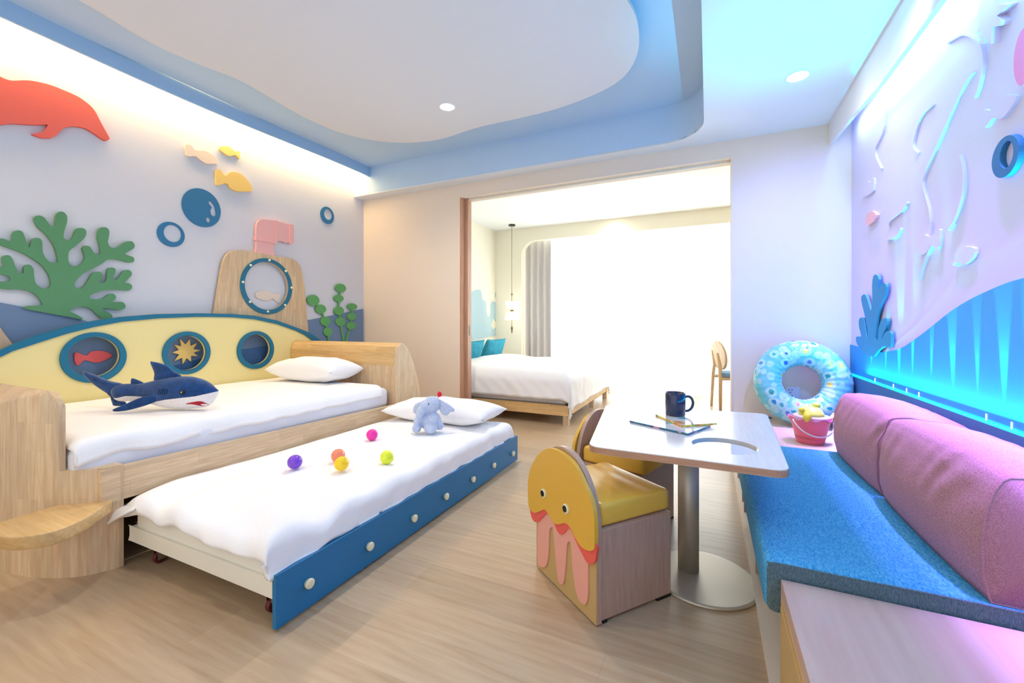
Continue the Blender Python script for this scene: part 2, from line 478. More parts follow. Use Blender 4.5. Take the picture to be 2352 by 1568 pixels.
# ------------------------------------------------------------------ ceiling lights
def downlight(x, y, z, label, r=.045, p=9):
    t = thing('ceiling_light', label, 'light', (x, y, z), 0, None)
    MB().lathe([(r, z-.004), (r+.014, z-.006), (r+.02, z-.001), (r+.02, z+.0), (r, z+.0)], (x, y, 0), 28).build('trim_ring', M_ceil, t)
    MB().lathe([(r-.001, z-.0075), (r-.001, z-.0062)], (x, y, 0), 28).build('lens', emit('lamp_warm', (1, .93, .8), 40), t)
    s = spot_light('bulb', (0, 0, 0), (0, 0, -1), p, (1, .94, .85), 150, .9, .05)
    s.location = (0, 0, -.03); s.rotation_euler = (0, 0, 0); s.parent = t
    return t
downlight(-1.869, 2.80, 2.80, 'small round downlight set in the white wavy ceiling panel', p=46)
downlight(.489, 3.04, ZC, 'small round downlight in the flat ceiling near the art wall', p=6)
downlight(-1.87, .70, 2.80, 'added unseen round downlight in the wavy panel nearer to the camera, fill light', p=22)  # unseen downlight, added to brighten the beds
downlight(-1.308, 6.40, 2.72, 'faint round downlight in the bedroom ceiling before the curtains', r=.035, p=16)

# ------------------------------------------------------------------ bed wall decorations (plane x = XL)
def relief(name, label, cat, outline, mat, t0=.002, t1=.02, holes=(), group=None, k=4, x0=XL, s=1, sm=True, parent=None, bev=.002):
    pts = smooth_closed(outline, k) if sm else outline
    o = MB().prism(pts, FX(x0, s), t0, t1, holes).build(name, mat, parent)
    if label: tag(o, label, cat, group)
    return o
wave = [(0.608,1.279),(0.784,1.254),(0.971,1.21),(1.064,1.188),(1.188,1.157),(1.314,1.117),(1.442,1.071),(1.587,1.042),(1.801,1.023),(2.18,1.017),(2.563,1.036),(2.831,1.067),(3.065,1.121),(3.419,1.187),(3.851,1.269)] 
wave = [(max(min(p[0], 3.862), -1.2), p[1]) for p in wave]
relief('wall_panel', 'slate blue wave panel along the wall behind the submarine bed', 'wall panel', wave + [(3.862, .2), (wave[0][0], .2)], M_slate, .0005, .012, k=1, sm=False)
wave2 = [(1.801,0.747),(2.029,0.797),(2.378,0.856),(2.623,0.875),(2.928,0.874)]
relief('wall_panel', 'darker blue wave panel seen through the portholes of the headboard', 'wall panel', wave2 + [(3.0, .3), (wave2[0][0], .3)], M_slate2, .0125, .02, k=1, sm=False)
relief('wall_fin', 'triangular wooden fin board behind the left end of the headboard', 'wall decoration', [(0.915,1.161),(0.971,1.059),(0.992,1.013),(1.018,0.962),(1.003,0.856),(0.936,0.786),(0.868,0.794)], M_oak, .0125, .035, k=1, sm=False)
coral = [(0.949,1.583),(0.971,1.584),(0.988,1.584),(1.007,1.575),(1.017,1.579),(1.017,1.609),(1.022,1.631),(1.038,1.645),(1.057,1.642),(1.067,1.618),(1.075,1.584),(1.085,1.555),(1.09,1.556),(1.093,1.579),(1.1,1.602),(1.117,1.615),(1.136,1.611),(1.143,1.588),(1.144,1.547),(1.148,1.521),(1.161,1.491),(1.18,1.473),(1.2,1.473),(1.211,1.478),(1.212,1.494),(1.205,1.539),(1.193,1.583),(1.177,1.616),(1.152,1.652),(1.126,1.679),(1.111,1.711),(1.107,1.735),(1.117,1.75),(1.133,1.756),(1.152,1.747),(1.167,1.724),(1.18,1.704),(1.195,1.701),(1.201,1.715),(1.201,1.763),(1.21,1.79),(1.226,1.804),(1.244,1.799),(1.255,1.775),(1.253,1.733),(1.241,1.679),(1.239,1.642),(1.249,1.627),(1.266,1.629),(1.28,1.645),(1.289,1.679),(1.301,1.708),(1.322,1.719),(1.342,1.714),(1.348,1.691),(1.34,1.658),(1.319,1.626),(1.291,1.59),(1.266,1.558),(1.26,1.519),(1.263,1.482),(1.277,1.463),(1.297,1.461),(1.322,1.48),(1.336,1.509),(1.339,1.536),(1.333,1.563),(1.327,1.579),(1.336,1.6),(1.354,1.606),(1.369,1.598),(1.383,1.571),(1.398,1.552),(1.413,1.556),(1.42,1.575),(1.415,1.621),(1.405,1.668),(1.406,1.712),(1.419,1.739),(1.44,1.748),(1.459,1.743),(1.467,1.719),(1.463,1.679),(1.459,1.648),(1.469,1.622),(1.486,1.613),(1.51,1.621),(1.538,1.652),(1.567,1.674),(1.594,1.677),(1.609,1.654),(1.602,1.629),(1.579,1.607),(1.554,1.583),(1.575,1.573),(1.6,1.566),(1.607,1.546),(1.596,1.527),(1.563,1.525),(1.518,1.534),(1.478,1.533),(1.451,1.522),(1.425,1.494),(1.38,1.456),(1.34,1.425),(1.311,1.389),(1.294,1.358),(1.29,1.334),(1.301,1.319),(1.322,1.319),(1.34,1.339),(1.358,1.379),(1.376,1.419),(1.395,1.436),(1.419,1.438),(1.431,1.42),(1.425,1.395),(1.415,1.369),(1.436,1.366),(1.451,1.388),(1.454,1.428),(1.459,1.463),(1.478,1.476),(1.498,1.47),(1.501,1.448),(1.49,1.417),(1.49,1.397),(1.506,1.397),(1.526,1.425),(1.542,1.458),(1.567,1.471),(1.587,1.463),(1.592,1.438),(1.575,1.41),(1.552,1.379),(1.579,1.374),(1.595,1.355),(1.583,1.328),(1.558,1.322),(1.502,1.324),(1.444,1.315),(1.395,1.294),(1.365,1.268),(1.371,1.252),(1.409,1.252),(1.44,1.265),(1.463,1.289),(1.486,1.295),(1.502,1.279),(1.498,1.256),(1.48,1.235),(1.502,1.236),(1.534,1.24),(1.554,1.223),(1.552,1.197),(1.526,1.182),(1.49,1.185),(1.436,1.193),(1.436,1.178),(1.463,1.164),(1.482,1.144),(1.48,1.124),(1.447,1.118),(1.421,1.126),(1.395,1.155),(1.369,1.186),(1.336,1.198),(1.301,1.194),(1.268,1.168),(1.301,1.145),(1.322,1.127),(1.326,1.113),(1.246,1.133),(1.148,1.156),(1.072,1.175),(1.07,1.187),(1.096,1.195),(1.136,1.2),(1.144,1.207),(1.13,1.24),(1.111,1.266),(1.084,1.286),(1.042,1.293),(1.007,1.288),(0.971,1.291),(0.949,1.291),(0.949,1.329),(0.971,1.332),(0.993,1.333),(1.009,1.343),(1.01,1.356),(0.999,1.368),(0.971,1.375),(0.949,1.377),(0.949,1.415),(0.971,1.42),(0.986,1.428),(0.979,1.453),(0.978,1.474),(0.99,1.488),(1.007,1.489),(1.02,1.467),(1.03,1.43),(1.042,1.396),(1.054,1.39),(1.064,1.392),(1.064,1.425),(1.075,1.444),(1.093,1.443),(1.105,1.421),(1.108,1.377),(1.114,1.338),(1.133,1.312),(1.155,1.305),(1.174,1.316),(1.18,1.339),(1.174,1.384),(1.155,1.427),(1.13,1.46),(1.099,1.485),(1.066,1.508),(1.028,1.526),(0.988,1.539),(0.971,1.547),(0.949,1.558)]
relief('coral_cutout', 'green branching coral cutout on the bed wall', 'wall decoration', coral, M_green, .012, .03, k=3)
relief('whale_cutout', 'big orange red dolphin shaped cutout high on the bed wall', 'wall decoration', [(0.971,2.534),(0.994,2.53),(1.02,2.535),(1.06,2.558),(1.096,2.575),(1.145,2.587),(1.189,2.592),(1.246,2.589),(1.306,2.582),(1.342,2.567),(1.375,2.546),(1.398,2.516),(1.419,2.471),(1.442,2.426),(1.466,2.381),(1.469,2.366),(1.453,2.349),(1.432,2.351),(1.393,2.371),(1.355,2.386),(1.318,2.385),(1.281,2.373),(1.253,2.356),(1.234,2.335),(1.212,2.294),(1.191,2.266),(1.167,2.251),(1.138,2.244),(1.102,2.249),(1.125,2.267),(1.147,2.286),(1.16,2.31),(1.169,2.334),(1.162,2.334),(1.145,2.326),(1.091,2.303),(1.02,2.279),(0.971,2.251),(0.896,2.21),(0.825,2.216),(0.791,2.242),(0.843,2.363),(0.896,2.461),(0.914,2.542),(0.942,2.546)], M_coral, .0005, .025, k=4)
relief('fish_cutout', 'pale cream fish cutout above the blue bubbles, leftmost of the three', 'wall decoration', [(1.942,2.508),(1.965,2.52),(1.986,2.522),(1.996,2.509),(2.012,2.494),(2.034,2.498),(2.072,2.514),(2.105,2.514),(2.141,2.504),(2.17,2.484),(2.184,2.464),(2.186,2.445),(2.155,2.432),(2.121,2.42),(2.094,2.413),(2.058,2.423),(2.034,2.435),(2.015,2.444),(1.991,2.437),(1.965,2.425),(1.95,2.431),(1.947,2.458),(1.939,2.484)], M_fishp, .0005, .018, k=3, group='small fish on the bed wall')
relief('fish_cutout', 'smallest yellow fish cutout, closest to the lit cove', 'wall decoration', [(2.199,2.577),(2.216,2.6),(2.258,2.618),(2.288,2.622),(2.316,2.605),(2.335,2.6),(2.37,2.616),(2.37,2.594),(2.37,2.552),(2.363,2.551),(2.341,2.567),(2.322,2.567),(2.298,2.551),(2.273,2.542),(2.243,2.55),(2.213,2.561)], M_fishy, .0005, .018, k=3, group='small fish on the bed wall')
relief('fish_cutout', 'larger golden yellow fish cutout just above the big blue bubble', 'wall decoration', [(2.168,2.373),(2.181,2.39),(2.208,2.399),(2.225,2.38),(2.24,2.36),(2.264,2.374),(2.279,2.397),(2.319,2.417),(2.373,2.421),(2.418,2.4),(2.457,2.364),(2.481,2.328),(2.481,2.295),(2.431,2.279),(2.366,2.259),(2.322,2.256),(2.282,2.27),(2.27,2.294),(2.243,2.294),(2.208,2.272),(2.184,2.259),(2.173,2.271),(2.17,2.322)], M_fishy, .0005, .018, k=3, group='small fish on the bed wall')
cb = (2.068,2.041,0.147,0.156)
bean = smooth_closed([(2.121,2.111),(2.142,2.107),(2.163,2.082),(2.173,2.042),(2.175,2.007),(2.156,1.992),(2.137,2.006),(2.133,2.039),(2.143,2.064),(2.123,2.085)], 4)
oval = (2.1155,1.9515,0.0165,0.0205)
relief('bubble_cutout', 'big solid dark blue bubble cutout with two shine holes', 'wall decoration', circle(cb[0], cb[1], cb[2], cb[3]), M_bub, .0005, .008, [list(reversed(bean)), list(reversed(circle(*oval, n=20)))], 'blue bubbles on the bed wall', sm=False)
for lab, c1, c2 in (('blue bubble ring beside the big bubble, above the coral', (1.849,1.78,0.093,0.096), (1.8585,1.788,0.0605,0.066)),
                    ('small blue bubble ring near the room corner', (3.329,2.2745,0.09,0.0935), (3.338,2.286,0.053,0.058))):
    relief('bubble_cutout', lab, 'wall decoration', circle(*c1), M_bub, .0005, .008, [list(reversed(circle(*c2)))], 'blue bubbles on the bed wall', sm=False)
# seaweeds
def seaweed(label, stalks):
    mb = MB()
    for discs, foot in stalks:
        line = [d[:2] for d in discs] + [foot]
        for a, b in zip(line[:-1], line[1:]):
            dx, dz = b[0]-a[0], b[1]-a[1]; l = math.hypot(dx, dz); nx, nzz = -dz/l*.012, dx/l*.009
            mb.prism([(a[0]+nx, a[1]+nzz), (a[0]-nx, a[1]-nzz), (b[0]-nx, b[1]-nzz), (b[0]+nx, b[1]+nzz)], FX(XL), .013, .026)
        for d in discs:
            mb.prism(circle(d[0], d[1], d[2], d[3], 24), FX(XL), .013, .028)
    return tag(mb.build('seaweed_cutout', M_green2), label, 'wall decoration', 'leafy seaweed on the bed wall')
Z4 = lambda *a: a
seaweed('seaweed cutout with round leaves leaning left, nearest the wooden tower', [([(3.133,1.335,0.075,0.057), (3.2265,1.246,0.0685,0.048), (3.2885,1.1145,0.0685,0.0495), (3.319,1.0005,0.059,0.0475)], [(3.336,0.87)][0])])
seaweed('two stemmed seaweed cutout with round leaves in the room corner', [
    ([(3.497,1.493,0.076,0.047), (3.4705,1.375,0.0675,0.041), (3.472,1.234,0.069,0.05), (3.494,1.113,0.07,0.049)], [(3.544,0.862)][0]),
    ([(3.6685,1.2885,0.0735,0.0385), (3.659,1.1725,0.069,0.0415), (3.651,1.0655,0.074,0.0425)], [(3.56,0.861)][0])])
# things seen through portholes
relief('fish_cutout', 'red fish cutout seen through the left porthole', 'wall decoration', [(1.296,0.89),(1.311,0.895),(1.334,0.878),(1.355,0.874),(1.376,0.897),(1.419,0.901),(1.458,0.889),(1.485,0.865),(1.463,0.844),(1.419,0.822),(1.39,0.823),(1.357,0.839),(1.334,0.838),(1.32,0.818),(1.305,0.813),(1.296,0.832),(1.293,0.863)], M_fishr, .012, .022, k=3)
sc = [(1.942,0.864)][0]
tips = [(1.899,0.965),(1.968,0.959),(2.018,0.927),(2.046,0.869),(2.025,0.822),(1.975,0.781),(1.916,0.767),(1.861,0.797),(1.845,0.863),(1.858,0.923)]
star = []
for i, t in enumerate(tips):
    n_ = tips[(i+1) % len(tips)]
    star.append(t); star.append((sc[0]+((t[0]+n_[0])/2-sc[0])*.56, sc[1]+((t[1]+n_[1])/2-sc[1])*.56))
relief('starfish_cutout', 'yellow ten pointed starfish cutout seen through the middle porthole', 'wall decoration', star, M_fishy, .0205, .03, sm=False)
relief('fish_cutout', 'faint pale fish cutout seen through the wooden tower opening', 'wall decoration', [(2.515,1.356),(2.536,1.385),(2.602,1.397),(2.662,1.387),(2.7,1.375),(2.739,1.378),(2.766,1.358),(2.75,1.288),(2.715,1.311),(2.684,1.328),(2.639,1.307),(2.58,1.311),(2.529,1.329)], M_fishp, .0005, .012, k=3)

# wooden conning tower with periscope
tw = thing('submarine_tower', 'wooden submarine tower board with round opening and pink periscope above the headboard', 'wall decoration', (XL, 2.6, .9))
po = (2.6085,1.437,0.2555,0.261); pi_ = (2.609,1.441,0.217,0.224)
outl = [(2.131,1.031),(2.148,1.178),(2.172,1.352),(2.208,1.577),(2.216,1.617),(2.23,1.654),(2.253,1.693),(2.283,1.717),(2.315,1.73),(2.394,1.741),(2.503,1.741),(2.68,1.733),(2.814,1.738),(2.863,1.733),(2.909,1.718),(2.952,1.682),(2.978,1.636),(3.008,1.487),(3.035,1.219),(3.062,0.957)]
MB().prism(outl, FX(XL), .013, .045, [list(reversed(circle(*pi_)))]).build('tower_board', M_oak, tw, bevel=.003)
MB().prism(circle(*po), FX(XL), .045, .053, [list(reversed(circle(*pi_)))]).build('porthole_ring', M_trim, tw)
for c in ((2.6235,1.6825,0.0165,0.0165), (2.7915,1.6005,0.0185,0.0165), (2.8555,1.444,0.0175,0.017), (2.784,1.268,0.017,0.017), (2.608,1.2,0.017,0.016), (2.438,1.2825,0.015,0.0155), (2.3755,1.455,0.0155,0.015), (2.4445,1.6125,0.0155,0.0155)):
    MB().lathe([(.011, .050), (.011, .058), (.007, .063), (.001, .065)], (XL, c[0], c[1]), 14, axis='x').build('bolt', M_cream, tw, smooth=True)
pp = MB().prism(smooth_closed([(2.514,1.685),(2.512,1.787),(2.511,1.869),(2.511,1.972),(2.526,2.025),(2.557,2.051),(2.59,2.061),(2.649,2.068),(2.71,2.074),(2.822,2.069),(2.85,2.067),(2.85,1.892),(2.773,1.889),(2.71,1.88),(2.695,1.853),(2.683,1.837),(2.681,1.78),(2.68,1.708)], 2), FX(XL), .004, .035).build('periscope', M_pink, tw)
for s_ in ("638,318 640,352 780,376 912,406 915,372 780,342", "1090,142 1142,152 1146,394 1092,402", "900,90 925,94 920,370 895,372"):
    pass
MB().prism([(2.501,1.876),(2.502,1.851),(2.605,1.853),(2.706,1.849),(2.709,1.874),(2.605,1.878)], FX(XL), .004, .043).build('periscope_collar', M_pink, tw)
MB().prism([(2.846,2.071),(2.889,2.072),(2.893,1.892),(2.848,1.878)], FX(XL), .004, .043).build('periscope_collar', M_pink, tw)
MB().prism([(2.695,2.075),(2.718,2.076),(2.714,1.88),(2.691,1.873)], FX(XL), .004, .04).build('periscope_collar', M_pink, tw)

# ------------------------------------------------------------------ submarine bed
bed = thing('submarine_bed', 'wooden submarine shaped bed with a yellow porthole headboard along the left wall', 'bed', (-3.0, 1.9, 0))
arc_o = [(0.5,0.748),(0.632,0.81),(0.78,0.872),(0.949,0.933),(0.995,0.962),(1.096,1.014),(1.217,1.061),(1.349,1.103),(1.493,1.132),(1.709,1.157),(1.955,1.169),(2.064,1.17),(2.242,1.17),(2.436,1.158),(2.654,1.117),(2.894,1.037),(2.993,1.003),(3.068,0.961),(3.149,0.907),(3.227,0.835)]
arc_i = [(0.5,0.707),(0.632,0.77),(0.78,0.835),(0.949,0.895),(0.994,0.925),(1.096,0.969),(1.217,1.02),(1.349,1.063),(1.493,1.098),(1.709,1.125),(1.955,1.14),(2.064,1.142),(2.242,1.141),(2.436,1.127),(2.654,1.084),(2.862,1.016),(2.96,0.971),(3.032,0.924),(3.085,0.878),(3.144,0.816)]
ph = [((1.357,0.8625,0.165,0.1685), (1.356,0.8675,0.13,0.1315)), ((1.902,0.8595,0.165,0.1675), (1.9015,0.859,0.1305,0.136)), ((2.4515,0.852,0.1685,0.169), (2.4515,0.856,0.1325,0.137))]
hb = MB()
yend0 = arc_o[0][0]; 
hb.prism([(p[0], p[1]-.004) for p in arc_o] + [(arc_o[-1][0], .36), (yend0, .36)], FX(-3.70), 0, .022, [list(reversed(circle(c[1][0], c[1][1], (c[1][2]+c[1][3])/2))) for c in ph])
hb.build('headboard', M_yel, bed)
MB().prism(arc_o + list(reversed(arc_i)), FX(-3.705), 0, .04).build('headboard_trim', M_trim, bed)
for c in ph:
    ro = (c[0][2]+c[0][3])/2; ri = (c[1][2]+c[1][3])/2
    MB().prism(circle(c[0][0], c[0][1], ro), FX(-3.679), 0, .016, [list(reversed(circle(c[1][0], c[1][1], ri)))]).build('porthole_ring', M_trim, bed, bevel=.002)
XF = -2.375
# head end: thick arm, rounded on its far side
hp = [(2.80, 0), (2.80, .84), (2.815, .89), (2.845, .915), (2.88, .92), (2.93, .89), (2.99, .81), (3.05, .69), (3.10, .55), (3.135, .40), (3.145, .25), (3.145, 0)]
MB().prism(hp, FX(-3.70), 0, XF+3.70).build('head_end', M_oak, bed, bevel=.006)
MB().prism([(2.797, .73), (2.797, .84), (2.812, .893), (2.845, .919), (2.88, .924), (2.93, .894), (2.945, .87), (2.945, .73)], FX(-3.699), -.001, XF+3.70-.03).build('head_rail', M_oakx, bed, bevel=.004)
# front rail
rl = MB()
rl.add([(XF-.05, .9, .30), (XF, .9, .30), (XF-.05, 2.81, .27), (XF, 2.81, .27), (XF-.05, .9, .445), (XF, .9, .445), (XF-.05, 2.81, .405), (XF, 2.81, .405)],
       [(0, 2, 3, 1), (4, 5, 7, 6), (0, 1, 5, 4), (2, 6, 7, 3), (0, 4, 6, 2), (1, 3, 7, 5)])
rl.build('front_rail', M_oakh, bed)
MB().box(-3.70, XF-.06, .93, 2.79, .36, .385).build('slat_base', M_oakh, bed)
# foot end: bow shaped, rounded in plan
bow = smooth_open([(-2.372, .975), (-2.39, .925), (-2.43, .865), (-2.50, .815), (-2.60, .772), (-2.72, .742), (-2.86, .722), (-3.05, .71), (-3.35, .705), (-3.70, .70)], 12)
fe = MB()
inner = .80
def foot_arm():
    v = []; f = []
    pts = [p for p in bow if p[1] <= .8125]
    n = len(pts)
    for i, p in enumerate(pts):
        d = abs(p[0]+2.505)
        zo = .66+.125*min(1, d/.07)**.5 if d < .07 else .785-.16*((d-.07)/.55)**1.5
        zo = max(zo, .42)
        zi = .70+.085*min(1, (d+.005)/.08)**.5
        v += [(p[0], p[1], .4551), (p[0], p[1], zo-.012), (p[0], p[1]+.006, zo), (p[0], max((p[1]+.82)/2, p[1]+.008), (zo+zi)/2+.012), (p[0], .832, zi), (p[0], .832, .4551)]
    for i in range(n-1):
        for k in range(5):
            f.append((i*6+k, (i+1)*6+k, (i+1)*6+k+1, i*6+k+1))
    f.append(tuple(range(6))); f.append(tuple((n-1)*6+k for k in range(5, -1, -1)))
    return v, f
v, f = foot_arm(); fe.add(v, f)
low = [p for p in bow if p[1] > .80] + [(-2.51, .812), (-2.51, .99), (-2.372, .99)]
zt = .455
fe.prism([(p[0], p[1]) for p in bow] + [(-3.70, .975)], FZ, 0, zt)
fo_ = fe.build('foot_end', M_oak, bed)
for p in fo_.data.polygons: p.use_smooth = len(p.vertices) == 4 and abs(p.normal.z) < .999
fo_.data.set_sharp_from_angle(angle=math.radians(40))
# step: half moon shelf on the bow
stp = [(-2.32,0.443),(-2.389,0.516),(-2.497,0.644),(-2.509,0.765),(-2.515,0.883),(-2.51,0.978),(-2.466,0.976),(-2.412,0.957),(-2.364,0.928),(-2.326,0.889),(-2.249,0.807),(-2.212,0.732),(-2.215,0.676),(-2.275,0.621),(-2.335,0.602),(-2.414,0.554),(-2.178,0.421)]
# keep the shelf a constant thickness with a rounded nose
so_ = MB().prism(smooth_closed(stp, 3), FZ, .260, .312).build('step', M_oakx, bed, bevel=.022, seg=5)
for p in so_.data.polygons: p.use_smooth = True
so_.data.set_sharp_from_angle(angle=math.radians(35))

def pillow(name, label, cx, cy, z0, lx, ly, h, rot, mat, group=None, parent=None, tilt=None, corner=.16, lumps=.006, seed=0):
    """cushion lying flat: lx, ly full size, h thickness; tilt = (axis, angle) turns it up"""
    R = Matrix.Rotation(rot, 4, 'Z')
    if tilt: R = R @ Matrix.Rotation(tilt[1], 4, tilt[0])
    T = Matrix.Translation((cx, cy, z0)) @ R
    mb = MB(); n = 33
    for sgn in (1, -1):
        def fn(u, v):
            a, b = 2*u-1, 2*v-1
            t = max(0, (1-abs(a)**3.0))**.5 * max(0, (1-abs(b)**3.0))**.5
            pa = 1-corner*(1-a*a)*0  # edge pull
            x = a*lx/2*(1-.10*(1-abs(a)**2)*0-.07*(1-b*b)*abs(a)**3)
            y = b*ly/2*(1-.07*(1-a*a)*abs(b)**3)
            z = sgn*t*h/2+h/2
            z += t*lumps*nz(a*3+seed, b*3, sgn*2)*2
            return T @ Vector((x, y, z))
        mb.grid(fn, n, n)
    o = mb.build(name, mat, parent, smooth=True)
    if label: tag(o, label, 'pillow', group)
    return o
def drape(x0, x1, y0, y1, zt, hx0, hx1, hy0, hy1, r, nx, ny, thick=0.0, amp=.01, fold=None, crown=.02, seed=0., zmin=None, hem=.0):
    """cloth lying over a box, hanging hx0.. over each side"""
    def fn(u, v):
        X = x0-hx0+u*(x1-x0+hx0+hx1); Y = y0-hy0+v*(y1-y0+hy0+hy1)
        def edge(c, lo, hi):
            if c < lo: d = lo-c; s = -1; e = lo
            elif c > hi: d = c-hi; s = 1; e = hi
            else: return c, 0.0
            if d < r*math.pi/2: return e+s*r*math.sin(d/r), r*(1-math.cos(d/r))
            return e+s*(r+.06*(d-r*math.pi/2)), r+(d-r*math.pi/2)
        px, dx = edge(X, x0+r, x1-r); py, dy = edge(Y, y0+r, y1-r)
        drop = dx+dy if min(dx, dy) < 1e-6 else max(dx, dy)+.35*min(dx, dy)
        z = zt-drop
        a = (X-x0)/(x1-x0); b = (Y-y0)/(y1-y0)
        if 0 < a < 1 and 0 < b < 1: z += crown*(16*a*(1-a)*b*(1-b))**.5
        w = amp*(nz(X*3+seed, Y*3, 1)+.5*nz(X*8+seed, Y*8, 4))
        if fold: w += fold(X, Y, a, b)
        z += w
        k = min(1, max(dx, dy)/(r+1e-6))
        hang = nz(X*7+seed, Y*7, 9)*.009*k + hem*math.sin((X+Y)*38+2*nz(X*2, Y*2, 3))*k
        if dx > 0: px += (hang if X > x1-r else -hang)
        if dy > 0: py += (hang if Y > y1-r else -hang)
        if zmin is not None: z = max(z, zmin)
        return Vector((px, py, z))
    return MB().grid(fn, nx, ny)
def solidify(o, t):
    md = o.modifiers.new('solid', 'SOLIDIFY'); md.thickness = t; md.offset = -1
    return o

# mattress + duvet on the submarine bed
mt = MB().box(-3.67, -2.44, .84, 2.785, .386, .55).build('mattress', M_mattr, None, smooth=True, bevel=.045, seg=5)
tag(mt, 'white mattress lying in the submarine bed under the white duvet', 'mattress')
def fold1(X, Y, a, b):
    return .012*math.sin(Y*26+6*a+3*nz(X*2, Y*2, 0))*max(0, a-.72)*2.2*max(0, 1-b)
dv = drape(-3.675, -2.435, .84, 2.70, .585, .0, .075, .02, .0, .05, 70, 110, amp=.004, fold=fold1, crown=.015, hem=.002)
dvo = solidify(dv.build('duvet', M_white, None, smooth=True), .02)
tag(dvo, 'smooth white duvet spread over the submarine bed', 'duvet')
pillow('pillow', 'plump white pillow on the submarine bed against its head end', -3.07, 2.57, .597, .74, .38, .20, math.radians(3), M_white, 'white pillows on the two beds', seed=3)

# ------------------------------------------------------------------ trundle bed
tr = thing('trundle_bed', 'low pulled out trundle bed with a long blue front panel and cream knobs', 'bed', (-1.85, 2.0, 0))
MB().box(-1.388, -1.368, .985, 3.04, .012, .2025).build('front_panel', M_navy, tr, bevel=.0015)
for u, v in ((706, 1338), (846, 1253), (948, 1189), (1022, 1139), (1084, 1100), (1132, 1068), (1176, 1041)):
    pass
for q in [(1.112,0.109),(1.425,0.099),(1.735,0.094),(2.025,0.098),(2.329,0.094),(2.616,0.096),(2.934,0.09)]:
    MB().lathe([(.014, -1.369), (.017, -1.362), (.019, -1.355), (.018, -1.350), (.013, -1.348), (.001, -1.3475)], (0, q[0], q[1]), 20, axis='x').build('knob', M_cream, tr, smooth=True)
fm = MB()
fm.box(-2.35, -1.389, .985, 1.01, .115, .185); fm.box(-2.35, -1.389, 3.0, 3.025, .115, .185); fm.box(-2.35, -2.325, .985, 3.025, .115, .185)
fm.box(-2.33, -1.389, 1.0, 3.01, .135, .15)
fm.build('frame', M_metalw, tr, bevel=.002)
for x, y in ((-2.26, 1.06), (-1.49, 1.06), (-2.26, 2.95), (-1.49, 2.95), (-1.49, 2.0)):
    w = MB().lathe([(.012, -.011), (.024, -.011), (.026, -.006), (.026, .006), (.024, .011), (.012, .011)], (x, y, .026), 20, axis='x').build('castor', M_red, tr)
    MB().box(x-.018, x-.014, y-.016, y+.016, .02, .115).box(x+.014, x+.018, y-.016, y+.016, .02, .115).box(x-.02, x+.02, y-.02, y+.02, .105, .118).build('castor_fork', M_chrome, w)
mt2 = MB().box(-2.325, -1.40, .995, 2.99, .152, .262).build('mattress', M_mattc, None, smooth=True, bevel=.03, seg=4)
tag(mt2, 'thin cream mattress lying on the trundle bed', 'mattress')
def fold2(X, Y, a, b):
    e = math.exp(-((b-.06)/.16)**2)
    return (.024*math.sin(X*17+5*nz(X*1.5, Y*1.5, 2)+Y*9)*e*.7 + .015*math.sin((X*.5+Y)*21+4*nz(X, Y, 5))*math.exp(-((a-.86)/.14)**2)*(1-b*.5)
            - .045*max(0, .10-b)*8*max(0, .25-a))
dv = drape(-2.372, -1.386, .965, 2.985, .312, .0, .10, .042, .02, .045, 90, 150, amp=.005, fold=fold2, crown=.02, seed=5, hem=.003, zmin=.2045)
dvo = solidify(dv.build('duvet', M_white, None, smooth=True), .02)
tag(dvo, 'rumpled white duvet spread over the low trundle bed', 'duvet')
# turned out corner flap at the foot of the trundle duvet
def flap(u, v):
    p = Vector((-2.30, 1.00, .283))*(1-u)+Vector((-2.415, .945, .235-.02*v))*u
    return p + Vector((.16*(v-.5)*(1-.5*u)*.9, -.10*(v-.5)*(1-.5*u), -.018*math.sin(v*math.pi*3)*u))
solidify(MB().grid(flap, 12, 14).build('duvet_corner', M_white, dvo, smooth=True), .008)
pillow('pillow', 'white pillow on the trundle bed behind the grey elephant toy', -1.895, 2.80, .318, .90, .44, .17, math.radians(3), M_white, 'white pillows on the two beds', seed=7)

# balls
for (x, y), hx, lab in (((-2.0, 1.548), '#7a3fd0', 'purple plastic ball on the trundle bed, leftmost of the balls'),
                      ((-1.875, 1.723), '#f58b66', 'orange plastic ball touching the yellow one on the trundle bed'),
                      ((-1.752, 1.633), '#ffd400', 'deep yellow plastic ball in front of the orange ball'),
                      ((-1.607, 1.815), '#eaf531', 'lime yellow plastic ball nearest the blue front panel'),
                      ((-2.026, 2.145), '#f524a8', 'hot pink plastic ball, farthest back of the balls')):
    m = plain('plastic_'+hx[1:], hx, .25, coat=.3)
    zz = .368; x *= .972; y *= .972
    o = MB().ell((x, y, zz), (.036, .036, .036), 32, 18).build('play_ball', m, None, smooth=True)
    tag(o, lab, 'ball', 'plastic play balls on the trundle bed')

# ------------------------------------------------------------------ plush shark
A25 = math.radians(25)
shk = thing('plush_shark', 'navy blue and white plush shark lying on the submarine bed with open red mouth', 'stuffed toy', (-2.86, 1.30, .605), A25)
shM = mworld(shk); K = .000352
def SP(px, py, d=0.0):      # side-view drawing coordinates -> point in the toy's own frame
    return shM @ Vector(((px-1170)*K, d, (855-py)*K))
prof = [(560, 520, 640), (620, 478, 715), (700, 462, 738), (850, 456, 738), (1000, 452, 740), (1120, 430, 765), (1250, 400, 800), (1400, 368, 835), (1550, 345, 853), (1700, 338, 858), (1820, 345, 856), (1930, 372, 846), (2020, 405, 835), (2110, 460, 800), (2180, 515, 720), (2235, 556, 640), (2250, 575, 600)]
prof = smooth_open(prof, 3)
bnd = [(560, 680), (700, 672), (850, 638), (1130, 645), (1400, 712), (1550, 682), (1800, 652), (2000, 632), (2260, 575)]
